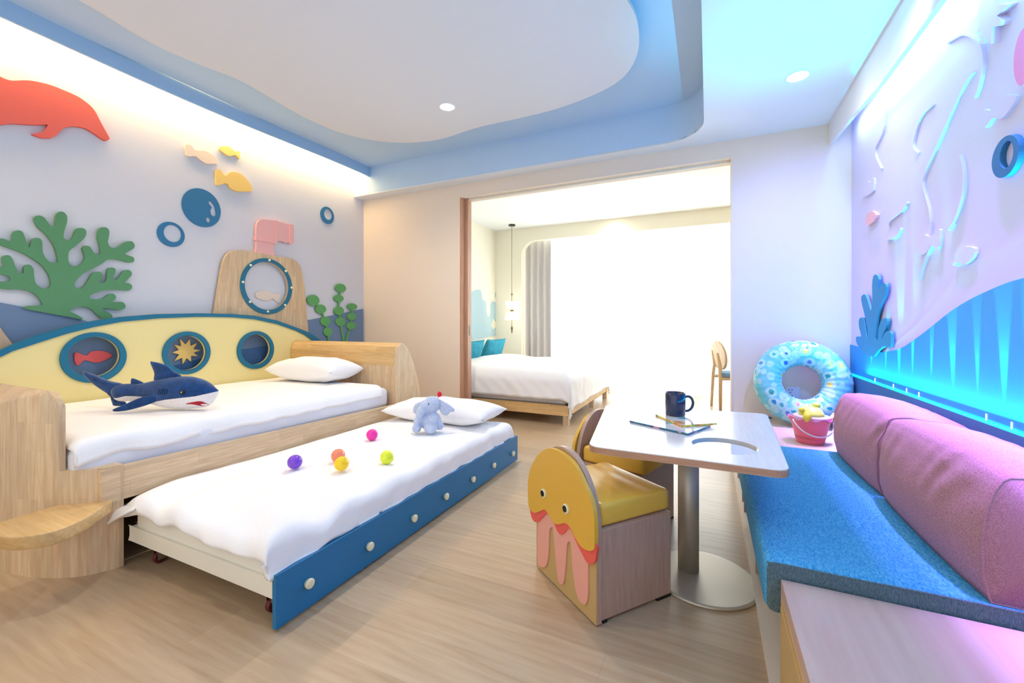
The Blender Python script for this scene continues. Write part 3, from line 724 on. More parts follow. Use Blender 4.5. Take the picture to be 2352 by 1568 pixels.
def bz(x):
    for a, b in zip(bnd[:-1], bnd[1:]):
        if x <= b[0]: return a[1]+(b[1]-a[1])*(x-a[0])/(b[0]-a[0])
    return bnd[-1][1]
sb = MB(); nn = 40
vv = []; ff = []; mm = []
NU = 12; nn = 40    # 12 steps top -> belly line on each side, the rest below it
def ring_angles(x, t, b):
    c = (t+b)/2; h = (b-t)/2
    sb_ = math.asin(max(-.93, min(.93, (c-bz(x))/h)))
    half = [math.pi/2+(sb_-math.pi/2)*k/NU for k in range(NU+1)] + [sb_+(-math.pi/2-sb_)*k/(20-NU) for k in range(1, 20-NU+1)]
    return half + [math.pi-a for a in reversed(half[1:-1])]
for (x, t, b) in prof:
    c = (t+b)/2; h = (b-t)/2; w = h*.78
    for a in ring_angles(x, t, b):
        vv.append(SP(x, c-h*math.sin(a), -w*math.cos(a)*K))
for i in range(len(prof)-1):
    for k in range(nn):
        l = (k+1) % nn
        ff.append((i*nn+k, i*nn+l, (i+1)*nn+l, (i+1)*nn+k))
        mm.append(0 if (k < NU or k >= nn-NU) else 1)
ff.append(tuple(range(nn-1, -1, -1))); mm.append(0); ff.append(tuple((len(prof)-1)*nn+k for k in range(nn))); mm.append(1)
n0 = len(sb.v); sb.v += vv; sb.f += ff; sb.m += mm
sb.build('body', [M_plushb, M_plushw], shk, smooth=True)
def puffy(out, place, thick, mb=None):
    """inflated flat shape: rings towards the centroid"""
    mb = mb or MB()
    out = smooth_closed(out, 4); n = len(out)
    cx = sum(p[0] for p in out)/n; cy = sum(p[1] for p in out)/n
    rings = [(1.0, 0), (.93, .55), (.75, .85), (.45, 1.0), (.0, 1.0)]
    for sgn in (1, -1):
        v = []; f = []
        for s, h in rings:
            for p in out: v.append(place(cx+(p[0]-cx)*s, cy+(p[1]-cy)*s, sgn*h*thick))
        for r in range(len(rings)-1):
            for i in range(n):
                j = (i+1) % n
                f.append((r*n+i, r*n+j, (r+1)*n+j, (r+1)*n+i))
        mb.add(v, f)
    return mb
def fin(name, pts, th, place=None):
    return puffy(pts, place or (lambda x, y, d: SP(x, y, d)), th).build(name, M_plushb, shk, smooth=True)
fin('dorsal_fin', [(1158, 118), (1185, 100), (1330, 130), (1430, 170), (1520, 250), (1650, 330), (1640, 400), (1400, 430), (1225, 420), (1222, 280)], .014)
fin('rear_fin', [(848, 385), (880, 372), (1000, 420), (1060, 465), (950, 480), (850, 475)], .008)
fin('tail_fin', [(75, 285), (105, 262), (300, 340), (480, 412), (700, 462), (760, 540), (690, 640), (570, 690), (520, 640), (350, 530), (190, 410)], .02)
fin('lower_tail_fin', [(525, 650), (600, 690), (640, 740), (740, 752), (745, 808), (590, 815), (555, 770)], .014)
fin('side_fin', [(805, 828), (850, 795), (950, 750), (1130, 660), (1280, 620), (1400, 640), (1400, 700), (1250, 770), (1000, 840), (850, 852)], .010,
    lambda x, y, d: SP(x, y, -.055-(1280-x)*.00009+d*1.0-(.01 if x > 1200 else 0)))
fin('far_side_fin', [(1150, 800), (1250, 720), (1380, 700), (1420, 760), (1300, 840), (1180, 850)], .010, lambda x, y, d: SP(x, y, .085+(1400-x)*.0002+d))
def surf(x, y, extra=0.0):
    # point on the near side of the body
    for a, b in zip(prof[:-1], prof[1:]):
        if a[0] <= x <= b[0]:
            w = (x-a[0])/(b[0]-a[0]); t = a[1]+(b[1]-a[1])*w; bb = a[2]+(b[2]-a[2])*w; break
    c = (t+bb)/2; h = (bb-t)/2; s = max(-1, min(1, (c-y)/h))
    return SP(x, y, -(h*.78*math.sqrt(max(0, 1-s*s)))*K-extra)
MB().ell(surf(1825, 565), (.0125, .0125, .0125), 16, 10).build('eye', M_black, shk, smooth=True)
MB().ell(surf(1834, 560, .0128), (.0032, .0032, .0032), 10, 6).build('eye_highlight', M_cream, shk, smooth=True)
mo = smooth_closed([(1850, 752), (1960, 728), (2050, 716), (2100, 740), (2122, 775), (2105, 800), (2060, 808), (2010, 785), (1950, 762)], 4)
mo_in = [(sum(p[0] for p in mo)/len(mo), sum(p[1] for p in mo)/len(mo))]
mmb = MB(); mmb.add([surf(p[0], p[1], .0025) for p in mo]+[surf(mo_in[0][0], mo_in[0][1], .004)], [(i, (i+1) % len(mo), len(mo)) for i in range(len(mo))])
solidify(mmb.build('mouth', plain('felt_mouth_red', '#b3122a', .8), shk, smooth=True), .002)
gm = MB()
for gx in (1440, 1475, 1510, 1545, 1580):
    gm.tube([surf(gx+(600-y)*.12, y, .0015) for y in (510, 540, 570, 600)], .0016, 6)
gm.build('gill_stitching', plain('thread_dark', '#0a2850', .9), shk)

# ------------------------------------------------------------------ plush elephant
el = thing('plush_elephant', 'small pale blue grey plush elephant sitting against the trundle pillow', 'stuffed toy', (-1.765, 2.415, .338), A25)
EM = mworld(el); KE = .000252
def EP(px, py, d=0.0): return EM @ Vector(((px-600)*KE, d, (1330-py)*KE))
eb = MB()
Rz = Matrix.Rotation(A25, 3, 'Z')
def ee(px, py, rx, ry, d=0., rd=None, rot=0., mb=None):
    rx *= 1.1; ry *= 1.06
    (mb or eb).ell(EP(px, py, d), (rx*KE, (rd or rx)*KE, ry*KE), 20, 12, rot=Rz @ Matrix.Rotation(rot, 3, 'Y'))
ee(650, 1050, 270, 270, 0, 230); ee(690, 590, 215, 225, -.01, 200)
ee(520, 640, 130, 150, -.04); ee(430, 740, 115, 150, -.055, rot=.3); ee(390, 840, 95, 100, -.06)
ee(310, 1200, 115, 125, -.055, 140); ee(690, 1190, 165, 145, -.06, 150)
ee(760, 930, 130, 115, -.05, 110); ee(330, 1000, 105, 105, -.045, 110)
ee(900, 1180, 110, 110, 0)
eb.build('body', M_plushe, el, remesh=.0055)
for pts, nm in (([(500, 470), (380, 510), (240, 570), (170, 700), (190, 830), (290, 840), (400, 720), (520, 600)], 'ear'), ([(860, 440), (1000, 500), (1180, 600), (1310, 720), (1290, 790), (1200, 800), (1100, 900), (980, 860), (880, 720), (840, 580)], 'ear')):
    puffy(pts, lambda x, y, d: EP(x, y, d+.0+abs(x-690)*KE*-.05), .013).build(nm, M_plushe, el, smooth=True)
MB().ell(EP(632, 545, -.055), (.0065, .0045, .0065), 12, 8).build('eye', M_black, el, smooth=True)
MB().ell(EP(895, 312, .0), (.0165, .014, .019), 16, 10).tube([EP(895, 330, 0), EP(840, 420, 0)], .003, 6).build('pompom', plain('felt_crimson', '#e5123f', .8), el, smooth=True)

# ------------------------------------------------------------------ children's chairs
def make_chair(label):
    t = thing('kids_chair', label, 'chair', (0, 0, 0), 0, 'children\'s jellyfish chairs at the small table')
    FY = lambda u, v, d: (u, d, v)
    arch_ = [(.21, .006), (.21, .33)] + [(.21*math.cos(math.radians(a)), .33+.258*math.sin(math.radians(a))) for a in range(6, 175, 6)] + [(-.21, .33), (-.21, .006)]
    MB().prism(arch_, FY, 0, .022).build('back_board', [M_lamz], t, bevel=.0015)
    MB().prism([(-.2095, .006), (.2095, .006), (.2095, .36), (-.2095, .36)], FY, -.003, 0).build('front_skin', M_board, t)
    yel = smooth_closed([(-0.2524,0.264),(-0.2583,0.3431),(-0.2408,0.4239),(-0.1792,0.5044),(-0.1058,0.5555),(-0.0373,0.5735),(0.0354,0.5689),(0.1028,0.5488),(0.1579,0.4995),(0.1989,0.4537),(0.2183,0.3976),(0.2197,0.2988),(0.2025,0.2757),(0.1805,0.2652),(0.1425,0.2604),(0.1028,0.2781),(0.0697,0.3027),(0.0354,0.3031),(-0.0186,0.2754),(-0.0564,0.2753),(-0.0907,0.2933),(-0.1159,0.2969),(-0.1577,0.2723),(-0.2012,0.2495),(-0.2351,0.2505)], 4)
    red = smooth_closed([(-0.2489,0.2624),(-0.2408,0.2223),(-0.218,0.2059),(-0.1847,0.214),(-0.1471,0.2462),(-0.1159,0.2768),(-0.0857,0.2899),(-0.0564,0.2753),(-0.0373,0.2519),(-0.0094,0.2392),(0.0177,0.2527),(0.0484,0.2862),(0.0697,0.2879),(0.1028,0.2588),(0.1347,0.2354),(0.1655,0.2152),(0.1916,0.22),(0.2133,0.2391),(0.2197,0.2626),(0.2183,0.3072),(0.1189,0.3188),(0.0354,0.3432),(-0.1058,0.3413),(-0.2124,0.302)], 4)
    pnk = smooth_closed([(-0.1901,0.2118),(-0.1901,0.0402),(-0.1738,0.0261),(-0.1418,0.0369),(-0.1159,0.061),(-0.1007,0.1171),(-0.0937,0.2117),(-0.0808,0.2322),(-0.0661,0.2343),(-0.0516,0.1513),(-0.0326,0.0564),(-0.0186,0.038),(-0.0048,0.0389),(0.0132,0.0604),(0.0266,0.1382),(0.0354,0.2128),(0.0484,0.2349),(0.0612,0.2299),(0.0697,0.1599),(0.0864,0.0854),(0.1109,0.046),(0.1425,0.0444),(0.1617,0.0661),(0.1693,0.117),(0.1693,0.2101),(0.173,0.2584),(0.1189,0.3045),(0.0697,0.3175),(-0.0094,0.3255),(-0.1058,0.3089),(-0.1684,0.2737)], 4)
    MB().prism(pnk, FY, -.009, -.003).build('tentacles', plain('lacquer_salmon', '#e9a896', .5), t)
    MB().prism(red, FY, -.014, -.003).build('frill', plain('lacquer_coral', '#ea5f52', .5), t)
    MB().prism(yel, FY, -.020, -.003).build('jellyfish_face', plain('lacquer_mustard', '#e2b23c', .5), t)
    for q in [(-0.119,0.3652),(0.0467,0.3642)]:
        e = MB().lathe([(.019, -.020), (.019, -.025), (.016, -.027)], (q[0], 0, q[1]), 24, axis='y').build('eye', M_cream, t)
        MB().lathe([(.0125, -.027), (.0125, -.029)], (q[0]-.001, 0, q[1]), 20, axis='y').build('pupil', M_black, e)
    MB().box(-.205, .205, .0225, .372, .012, .337).build('seat_box', M_lamz, t, bevel=.002)
    for q_ in ((-.205, -.19, .3, .372), (.19, .205, .3, .372), (-.205, .205, .03, .05)): MB().box(*q_, .0, .012).build('foot', M_black, t)
    def cush(u, v):
        # closed tube profile over x, lofted along y
        return None
    mb = MB(); sec = rrect(-.193, .193, .338, .425, .016, 4); ns_ = len(sec)
    def fn(u, v):
        x, z = sec[int(round(u*ns_)) % ns_]
        e = min(1, min(v, 1-v)*16)**.5
        y = .032+v*(.382-.032)
        a, b = x/.193, 2*v-1
        if z > .38: z += .008*(1-a*a)*(1-b*b)+.0025*nz(a*5, b*5, 1)-.002
        x = x*(.955+.045*e); z = .338+(z-.338)*(.86+.14*e)
        return Vector((x, y, z))
    mb.grid(fn, ns_, 30, closed_u=True)
    for v_ in (0, 1): mb.add([fn(i/ns_, v_) for i in range(ns_)], [tuple(range(ns_))])
    mb.build('seat_cushion', M_seat, t, smooth=True)
    return t
c1 = make_chair('children\'s chair facing away with yellow jellyfish face on its back, in front of the table')
c2 = copy_tree(c1)
for o_, loc, rz in ((c1, (-.526, 1.619, 0), -37.8), (c2, (-.593, 2.436, 0), -108)):
    o_.matrix_basis = Matrix.Translation(loc) @ Matrix.Rotation(math.radians(rz), 4, 'Z')
c2['label'] = 'children\'s chair with yellow cushion half hidden behind the table, farther from the camera'

# ------------------------------------------------------------------ table
tb = thing('kids_table', 'small pale wooden table with round mirror inset on one steel column', 'table', (-.08, 2.0, 0))
def tabout():
    c = [(-.432, 1.640), (.243, 1.632), (.285, 2.64), (-.555, 2.53)]
    out = []
    for i in range(4):
        p = Vector(c[i]); a = Vector(c[i-1]); b = Vector(c[(i+1) % 4]); r = .055
        pa = p+(a-p).normalized()*r; pb = p+(b-p).normalized()*r
        for k in range(8):
            t = k/7
            out.append(tuple((1-t)**2*pa+2*t*(1-t)*p+t*t*pb))
    return out
hc = (.056, 1.872)
hol = circle(hc[0], hc[1], .118, .118, 48)
MB().prism(tabout(), FZ, .572, .60, [list(reversed(hol))]).build('table_top', [M_tabtop], tb, bevel=.002)
to_ = tabout(); cxx = sum(p[0] for p in to_)/len(to_); cyy = sum(p[1] for p in to_)/len(to_)
MB().prism([(cxx+(p[0]-cxx)*1.0035, cyy+(p[1]-cyy)*1.003) for p in to_], FZ, .5735, .5965, [list(reversed(to_))]).build('edge_band', wood('edge_band_brown', '#c89a78', '#b58563', 'x', 2, 0, 1, .5), tb)
gm_, nt, b = base_mat('mirror_glass'); b.inputs['Base Color'].default_value = (.85, .9, .93, 1); b.inputs['Metallic'].default_value = 1; b.inputs['Roughness'].default_value = .04
MB().prism(hol, FZ, .574, .590).build('round_inset', gm_, tb)
MB().lathe([(.043, .012), (.043, .573)], (-.08, 2.0, 0), 40).build('column', M_steel, tb, smooth=False)
MB().lathe([(.205, .0), (.21, .004), (.208, .010), (.2, .0115), (.05, .0125)], (-.02, 1.97, 0), 56).build('base_plate', M_steel, tb)
for p in tb.children:
    if p.name.startswith('column'):
        for q in p.data.polygons: q.use_smooth = len(q.vertices) == 4
# books
def slab(name, label, c, z0, h, mats, cat='book', grp=None):
    o = MB()
    n = 4
    o.add([(p[0], p[1], z0) for p in c]+[(p[0], p[1], z0+h) for p in c], [(3, 2, 1, 0)], 0)
    o.add([(p[0], p[1], z0+h) for p in c], [(0, 1, 2, 3)], 1)
    o.add([(p[0], p[1], z0) for p in c]+[(p[0], p[1], z0+h) for p in c], [(0, 1, 5, 4), (1, 2, 6, 5), (2, 3, 7, 6), (3, 0, 4, 7)], 0)
    return tag(o.build(name, mats), label, cat, grp)
def cover(name, cols, scale, bg, rough=.12):
    m, nt, b = base_mat(name); N = nt.nodes; L = nt.links
    tc = N.new('ShaderNodeTexCoord'); vo = N.new('ShaderNodeTexVoronoi'); vo.inputs['Scale'].default_value = scale
    L.new(tc.outputs['Object'], vo.inputs['Vector'])
    sp = N.new('ShaderNodeSeparateColor'); L.new(vo.outputs['Color'], sp.inputs[0])
    r = N.new('ShaderNodeValToRGB'); r.color_ramp.interpolation = 'CONSTANT'
    els = r.color_ramp.elements
    els[0].position = 0; els[0].color = lin(bg)
    els[1].position = .45; els[1].color = lin(cols[0])
    for i, c in enumerate(cols[1:]):
        e = els.new(.45+.5*(i+1)/len(cols)); e.color = lin(c)
    L.new(sp.outputs[0], r.inputs['Fac']); L.new(r.outputs['Color'], b.inputs['Base Color'])
    b.inputs['Roughness'].default_value = rough; b.inputs['Coat Weight'].default_value = .6; b.inputs['Coat Roughness'].default_value = .06
    return m
cov1 = cover('cover_white_art', ['#f27a5e', '#e9b7d6', '#7cc7dd', '#f3f0ee'], 14, '#f6f3f2')
cov2 = cover('cover_bright_art', ['#f2a23c', '#ee5f6b', '#62b9d8', '#f6e36a'], 20, '#f5f0ea')
edge1 = cover('spine_teal', ['#2e7f9a', '#d99ab0', '#30557f'], 30, '#1f6f88', .4)
edge2 = cover('spine_yellow', ['#e6b93a', '#7fae3b', '#e07a3a'], 40, '#e9d64a', .4)
slab('picture_book', 'large picture book with teal edges lying under the smaller book', [(-.351, 2.116), (-.081, 1.972), (.009, 2.176), (-.26, 2.32)], .601, .009, [edge1, cov1], grp='books on the small table')
slab('picture_book', 'smaller picture book with yellow spine lying on the large one', [(-.248, 2.276), (-.111, 2.075), (.035, 2.190), (-.10, 2.39)], .611, .009, [edge2, cov2], grp='books on the small table')
# mug
mg = thing('mug', 'navy blue ceramic mug standing on the books', 'mug', (-.153, 2.292, .621), A25)
mo_ = mworld(mg)
MB().lathe([(.044, .0), (.048, .003), (.0485, .112), (.0465, .114), (.0445, .112), (.0445, .008), (.001, .006)], (0, 0, 0), 40).build('cup', M_mug, mg, smooth=True)
hpts = [(.046, 0, .09), (.066, 0, .094), (.083, 0, .083), (.090, 0, .060), (.083, 0, .036), (.066, 0, .022), (.046, 0, .02)]
for ob in mg.children:
    ob.data.transform(mo_)  # the profile was written in the mug's own frame
MB().tube([mo_ @ Vector(p) for p in smooth_open([(a, b_, c) for a, b_, c in hpts], 4)], .0065, 12, up=(0, 1, 0)).build('handle', M_mug, mg, smooth=True)

# ------------------------------------------------------------------ bench
bn = thing('bench', 'long low wooden bench with open cubbies under the art wall', 'bench', (.55, 2.2, 0))
MB().box(.165, XR-.002, 1.44, YB-.004, 0, .022).build('base_shelf', plain('laminate_cream_edge', '#e9dccb', .5), bn)
MB().box(.20, XR-.002, 1.44, 2.86, .205, .232).build('seat_board', M_lam, bn)
for y in (2.071, 2.718, 3.3):
    MB().box(.182, XR-.01, y-.009, y+.009, .022, .205 if y < 2.86 else .315).build('divider', M_lamz, bn)
MB().box(XR-.02, XR-.004, 1.45, YB-.01, .022, .205).build('back_panel', M_lamz, bn)
MB().box(.178, XR-.002, 2.862, YB-.004, .315, .34).build('far_top', M_lam, bn, bevel=.001)
MB().box(.182, XR-.01, 2.862, 2.88, .022, .315).build('side_panel', M_lamz, bn)
MB().box(.19, XR-.002, -.25, 1.438, .30, .342).build('near_top', M_lamx, bn, bevel=.0015)
MB().box(.19, XR-.002, -.25, 1.438, .0, .30).build('cabinet_body', plain('plywood_edge', '#d9b583', .5), bn)
MB().box(.184, .19, .86, 1.40, .02, .285).build('door', M_board, bn, bevel=.001)
MB().box(.184, .19, .30, .845, .02, .285).build('door', M_board, bn, bevel=.001)

def rbox(x0, x1, y0, y1, z0, z1, r, mat, name, label=None, cat=None, crown=0.01, n=6, grp=None, mats=None, endfn=None):
    mb = MB().box(x0, x1, y0, y1, z0, z1)
    return mb
cu = MB()
def cushn(u, v):
    # section in x-z as a closed rounded rectangle, lofted along y
    sec = rrect(.150, XR-.012, .236, .382, .022, 4)
    i = int(round(u*len(sec))) % len(sec)
    y = 1.447+v*(2.852-1.447)
    e = min(1, min(v, 1-v)*70)**.5
    x, z = sec[i]
    cx, cz = .55, .309
    s = .985+.015*e
    zz = cz+(z-cz)*s
    if z > .33: zz += .006*nz(x*5, y*5, 0)
    return Vector((cx+(x-cx)*s, y, zz))
ns = len(rrect(0, 1, 0, 1, .1, 4))
cb_ = MB()
cb_.grid(cushn, ns, 60, closed_u=True)
cb_.add([cushn(i/ns, 0) for i in range(ns)], [tuple(range(ns))], 1)
cb_.add([cushn(i/ns, 1) for i in range(ns)], [tuple(range(ns))], 1)
cbo = cb_.build('seat_cushion', [M_blue, M_bluex], None)
for p in cbo.data.polygons: p.use_smooth = p.material_index == 0
tag(cbo, 'long woven seat cushion lying on the bench, blue light painted into its top', 'cushion')
MB().tube([(.156, 1.449, .378), (.55, 1.447, .383), (.93, 1.449, .38)], .0025, 6).build('piping', M_bluex, cbo)

# rose bolsters: wedge section lofted along y
def bolster(y0, y1, label, dz=0.0, seed=0.0):
    base = [(.632, .388), (.618, .45), (.616, .53), (.624, .61), (.640, .675), (.655, .704), (.668, .714), (.72, .719), (.80, .712), (.88, .694), (.925, .672), (.938, .655), (.942, .58), (.942, .47), (.938, .40), (.928, .388), (.85, .386), (.74, .386)]
    sec = []
    for a_, b_ in zip(base, base[1:]+base[:1]):
        for t_ in (0, .33, .66): sec.append((a_[0]+(b_[0]-a_[0])*t_, a_[1]+(b_[1]-a_[1])*t_))
    n = len(sec); cx, cz = .79, .52; m = 64
    def fn(u, v):
        i = int(round(u*n)) % n
        e = min(v, 1-v)
        s = .955+.045*min(1, e*6)**.5
        y = y0+(y1-y0)*v
        x, z = sec[i]
        bulge = (1-(2*v-1)**2)*.022
        fr = max(0, (.70-x)/.09); tp = max(0, (z-.60)/.11)
        px = cx+(x-cx)*s-bulge*fr*(.4+.6*max(0, 1-abs(z-.55)/.17)); pz = .386+(z-.386)*(.955+.045*min(1, e*6)**.5)+bulge*.4*tp
        wr = .010*math.sin(y*55+(z-x)*60+5*nz(x*5+seed, y*4, 0))*max(0, 1-abs(z-.66)/.13)*max(0, .3+nz(y*4+seed, x*3, 2)*2)*(1 if x < .86 else .2)
        return Vector((min(px+wr*.8, .945), y, max(pz+wr*.6, .385)))
    mb = MB(); mb.grid(fn, n, m, closed_u=True)
    for v in (0, 1):
        q = [fn(i/n, v) for i in range(n)]
        c = sum(q, Vector())/n; c.y += (-.016 if v == 0 else .016)
        mb.add(q+[c], [(i, (i+1) % n, n) for i in range(n)])
    o = mb.build('back_cushion', M_rose, None, smooth=True)
    tag(o, label, 'cushion', 'rose back cushions on the bench')
    c = [fn(i/n, .004) for i in range(n)]
    MB().tube(c, .0035, 6, closed=True, up=(0, 1, 0)).build('piping', M_rose, o, smooth=True)
    MB().tube([Vector((.80, y0-.002, .69)), Vector((.785, y0-.017, .55)), Vector((.77, y0-.004, .40))], .003, 6).build('seam', plain('thread_wine', '#4c1f2b', .9), o)
    return o
bolster(1.455, 2.165, 'big rose woven back cushion with a seamed end, nearer to the camera')
bolster(2.185, 2.85, 'big rose woven back cushion farther back, by the bucket', seed=9.0)

# ------------------------------------------------------------------ art wall
wv = [(3.869,0.931),(3.649,0.922),(3.387,0.91),(3.191,0.918),(2.974,0.949),(2.808,1.0),(2.629,1.065),(2.46,1.131),(2.316,1.175),(2.181,1.205),(2.063,1.226),(1.969,1.234),(1.885,1.236),(1.765,1.23)]
wv = [(min(p[0], YB-.003), p[1]) for p in wv]
wv = smooth_open(wv, 3)
relief('wall_panel', 'bright teal wave panel across the bottom of the art wall', 'wall panel', wv + [(-1.0, wv[-1][1]), (-1.0, .727), (YB-.003, .727)], M_teal, .001, .010, x0=XR, s=-1, sm=False)
wv2 = [(3.191,0.933),(3.019,0.988),(2.808,1.072),(2.697,1.121),(2.534,1.216),(2.392,1.284),(2.257,1.322),(2.063,1.354),(1.969,1.371),(1.885,1.376)]
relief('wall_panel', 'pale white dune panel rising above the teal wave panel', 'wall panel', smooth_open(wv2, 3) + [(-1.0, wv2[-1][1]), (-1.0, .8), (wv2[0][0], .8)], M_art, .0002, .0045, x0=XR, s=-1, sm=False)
st(MB().box(XR-.022, XR, -1.0, YB-.002, .40, .712), 'trim_7', M_ledge)
st(MB().box(XR-.022, XR, -1.0, YB-.002, .712, .722), 'trim_8', emit('ledge_diffuser', (.0, .62, .95), .9, '#1f9fd0'))
st_nodes = MB()
for q in [(3.349,0.731),(3.06,0.729),(2.886,0.732),(2.743,0.735),(2.184,0.742),(2.038,0.74)]: st_nodes.box(XR-.012, XR-.0105, q[0]-.003, q[0]+.003, .7225, .745)
st(st_nodes, 'trim_9', emit('led_nodes', (.6, .95, 1.0), 3.0))
# LED nodes on the ledge: each a tiny lamp throwing a grazing beam up the wall
random.seed(4)
ly = [3.42, 3.18, 2.98, 2.82, 2.62, 2.42, 2.24, 2.08, 1.94, 1.80, 1.66, 1.5, 1.3]
strip_light('ledge_strip', (XR-.045, 1.7, .735), (0, math.radians(180-25), 0), .03, 3.6, 12, (0.0, .62, 1.0))
for i, y in enumerate(ly):
    a = (random.random()-.5)*.12
    spot_light('ledge_beam', (XR-.022, y, .73), (XR-.004, y+a, 2.3), 48+34*random.random(), (0.0, .72, 1.0), 8+random.random()*8, .6, .004)
for yy_ in (1.2, 2.3): spot_light('added_up_beam', (XR-.05, yy_, .75), (.42, yy_+.25, 2.58), 75, (0.0, .66, 1.0), 44, 1.0, .02)  # added spots with no real lamp behind them, for the ceiling's cyan glow
# pelmet strips
strip_light('pelmet_cyan_strip', (.88, 1.1, 2.50), (0, math.radians(180+50), 0), .03, 3.2, 10, (.02, .75, 1.0))
strip_light('pelmet_violet_strip', (.85, 1.6, 2.50), (0, math.radians(5), 0), .03, 4.2, 46, VIOLET, 26)
strip_light('pelmet_violet_low_strip', (.85, 1.6, 2.46), (0, math.radians(13), 0), .03, 4.2, 22, VIOLET, 30)
strip_light('pelmet_glow_strip', (.87, 1.6, 2.50), (0, math.radians(-20), 0), .03, 4.2, 6, (.38, .65, 1.0))
spot_light('added_corner_spot', (.74, 2.1, 2.56), (.52, 3.87, 1.45), 105, (.20, .25, 1.0), 62, 1.0, .03)  # added spot without a fixture, turns the back wall bluish
spot_light('pelmet_bench_spot', (.85, 1.9, 2.44), (.45, 2.0, .4), 9, (.20, .40, 1.0), 70, 1.0, .03)

AR = dict(x0=XR, s=-1)
relief('coral_cutout', 'teal branching coral cutout at the corner of the art wall', 'wall decoration', [(3.464,0.886),(3.562,0.913),(3.649,0.943),(3.677,0.977),(3.656,0.997),(3.562,1.001),(3.607,1.058),(3.614,1.11),(3.562,1.128),(3.506,1.109),(3.474,1.048),(3.448,0.984),(3.433,1.017),(3.448,1.07),(3.506,1.158),(3.562,1.238),(3.552,1.273),(3.48,1.275),(3.424,1.22),(3.372,1.165),(3.352,1.238),(3.357,1.322),(3.334,1.382),(3.272,1.383),(3.239,1.352),(3.244,1.292),(3.204,1.319),(3.145,1.321),(3.122,1.297),(3.14,1.245),(3.204,1.2),(3.258,1.142),(3.283,1.091),(3.3,1.02),(3.294,0.979),(3.258,0.99),(3.244,1.061),(3.191,1.111),(3.115,1.114),(3.115,1.081),(3.165,1.032),(3.196,0.992),(3.14,1.035),(3.066,1.041),(3.054,1.006),(3.061,0.954),(3.165,0.949),(3.244,0.925),(3.3,0.896),(3.343,0.878)], plain('felt_teal', '#2f93b8', .7), .011, .024, k=2, **AR)
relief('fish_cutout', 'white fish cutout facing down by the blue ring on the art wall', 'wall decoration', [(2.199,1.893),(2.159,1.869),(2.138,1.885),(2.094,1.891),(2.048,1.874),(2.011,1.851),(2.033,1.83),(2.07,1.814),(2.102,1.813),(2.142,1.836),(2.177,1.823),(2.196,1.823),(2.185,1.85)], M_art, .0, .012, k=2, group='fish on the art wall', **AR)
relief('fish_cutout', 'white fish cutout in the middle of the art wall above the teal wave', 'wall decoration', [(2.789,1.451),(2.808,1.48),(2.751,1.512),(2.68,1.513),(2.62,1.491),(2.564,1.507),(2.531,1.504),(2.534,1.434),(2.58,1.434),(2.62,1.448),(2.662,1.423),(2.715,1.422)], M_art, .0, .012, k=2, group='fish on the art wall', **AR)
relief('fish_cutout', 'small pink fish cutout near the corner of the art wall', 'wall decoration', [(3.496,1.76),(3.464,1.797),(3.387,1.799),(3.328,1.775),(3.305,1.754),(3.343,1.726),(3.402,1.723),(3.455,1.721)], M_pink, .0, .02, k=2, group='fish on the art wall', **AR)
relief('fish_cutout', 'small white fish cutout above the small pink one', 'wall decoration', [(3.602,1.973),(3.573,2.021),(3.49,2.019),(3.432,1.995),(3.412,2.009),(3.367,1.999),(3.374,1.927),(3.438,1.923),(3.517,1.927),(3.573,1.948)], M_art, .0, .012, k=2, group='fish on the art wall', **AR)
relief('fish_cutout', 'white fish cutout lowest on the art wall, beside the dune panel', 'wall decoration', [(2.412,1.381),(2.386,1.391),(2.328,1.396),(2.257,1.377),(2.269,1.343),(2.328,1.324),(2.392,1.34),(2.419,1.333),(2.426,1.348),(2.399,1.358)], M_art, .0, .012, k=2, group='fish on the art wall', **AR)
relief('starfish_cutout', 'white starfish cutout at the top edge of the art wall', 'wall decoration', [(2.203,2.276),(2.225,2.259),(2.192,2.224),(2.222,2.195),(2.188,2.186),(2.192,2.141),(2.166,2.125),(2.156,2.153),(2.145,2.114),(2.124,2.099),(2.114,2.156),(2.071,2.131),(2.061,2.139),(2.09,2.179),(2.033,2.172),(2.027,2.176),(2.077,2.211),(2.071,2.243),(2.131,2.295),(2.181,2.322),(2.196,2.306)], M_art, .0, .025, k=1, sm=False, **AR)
ro = (2.061,1.665,0.074,0.07); ri = (2.0525,1.6695,0.0375,0.0465)
relief('bubble_cutout', 'bright blue bubble ring on the art wall near the frame edge', 'wall decoration', circle(*ro), M_bub, .0, .018, [list(reversed(circle(*ri)))], sm=False, **AR)
relief('bubble_cutout', 'pink round cutout cut by the right edge of the photo', 'wall decoration', [(p[0], p[1]) for p in circle(*(1.9615,1.958,0.0475,0.092))], plain('felt_pink', '#f29ad0', .7), .0, .02, sm=False, **AR)
GR = 'curved white mouldings on the art wall'
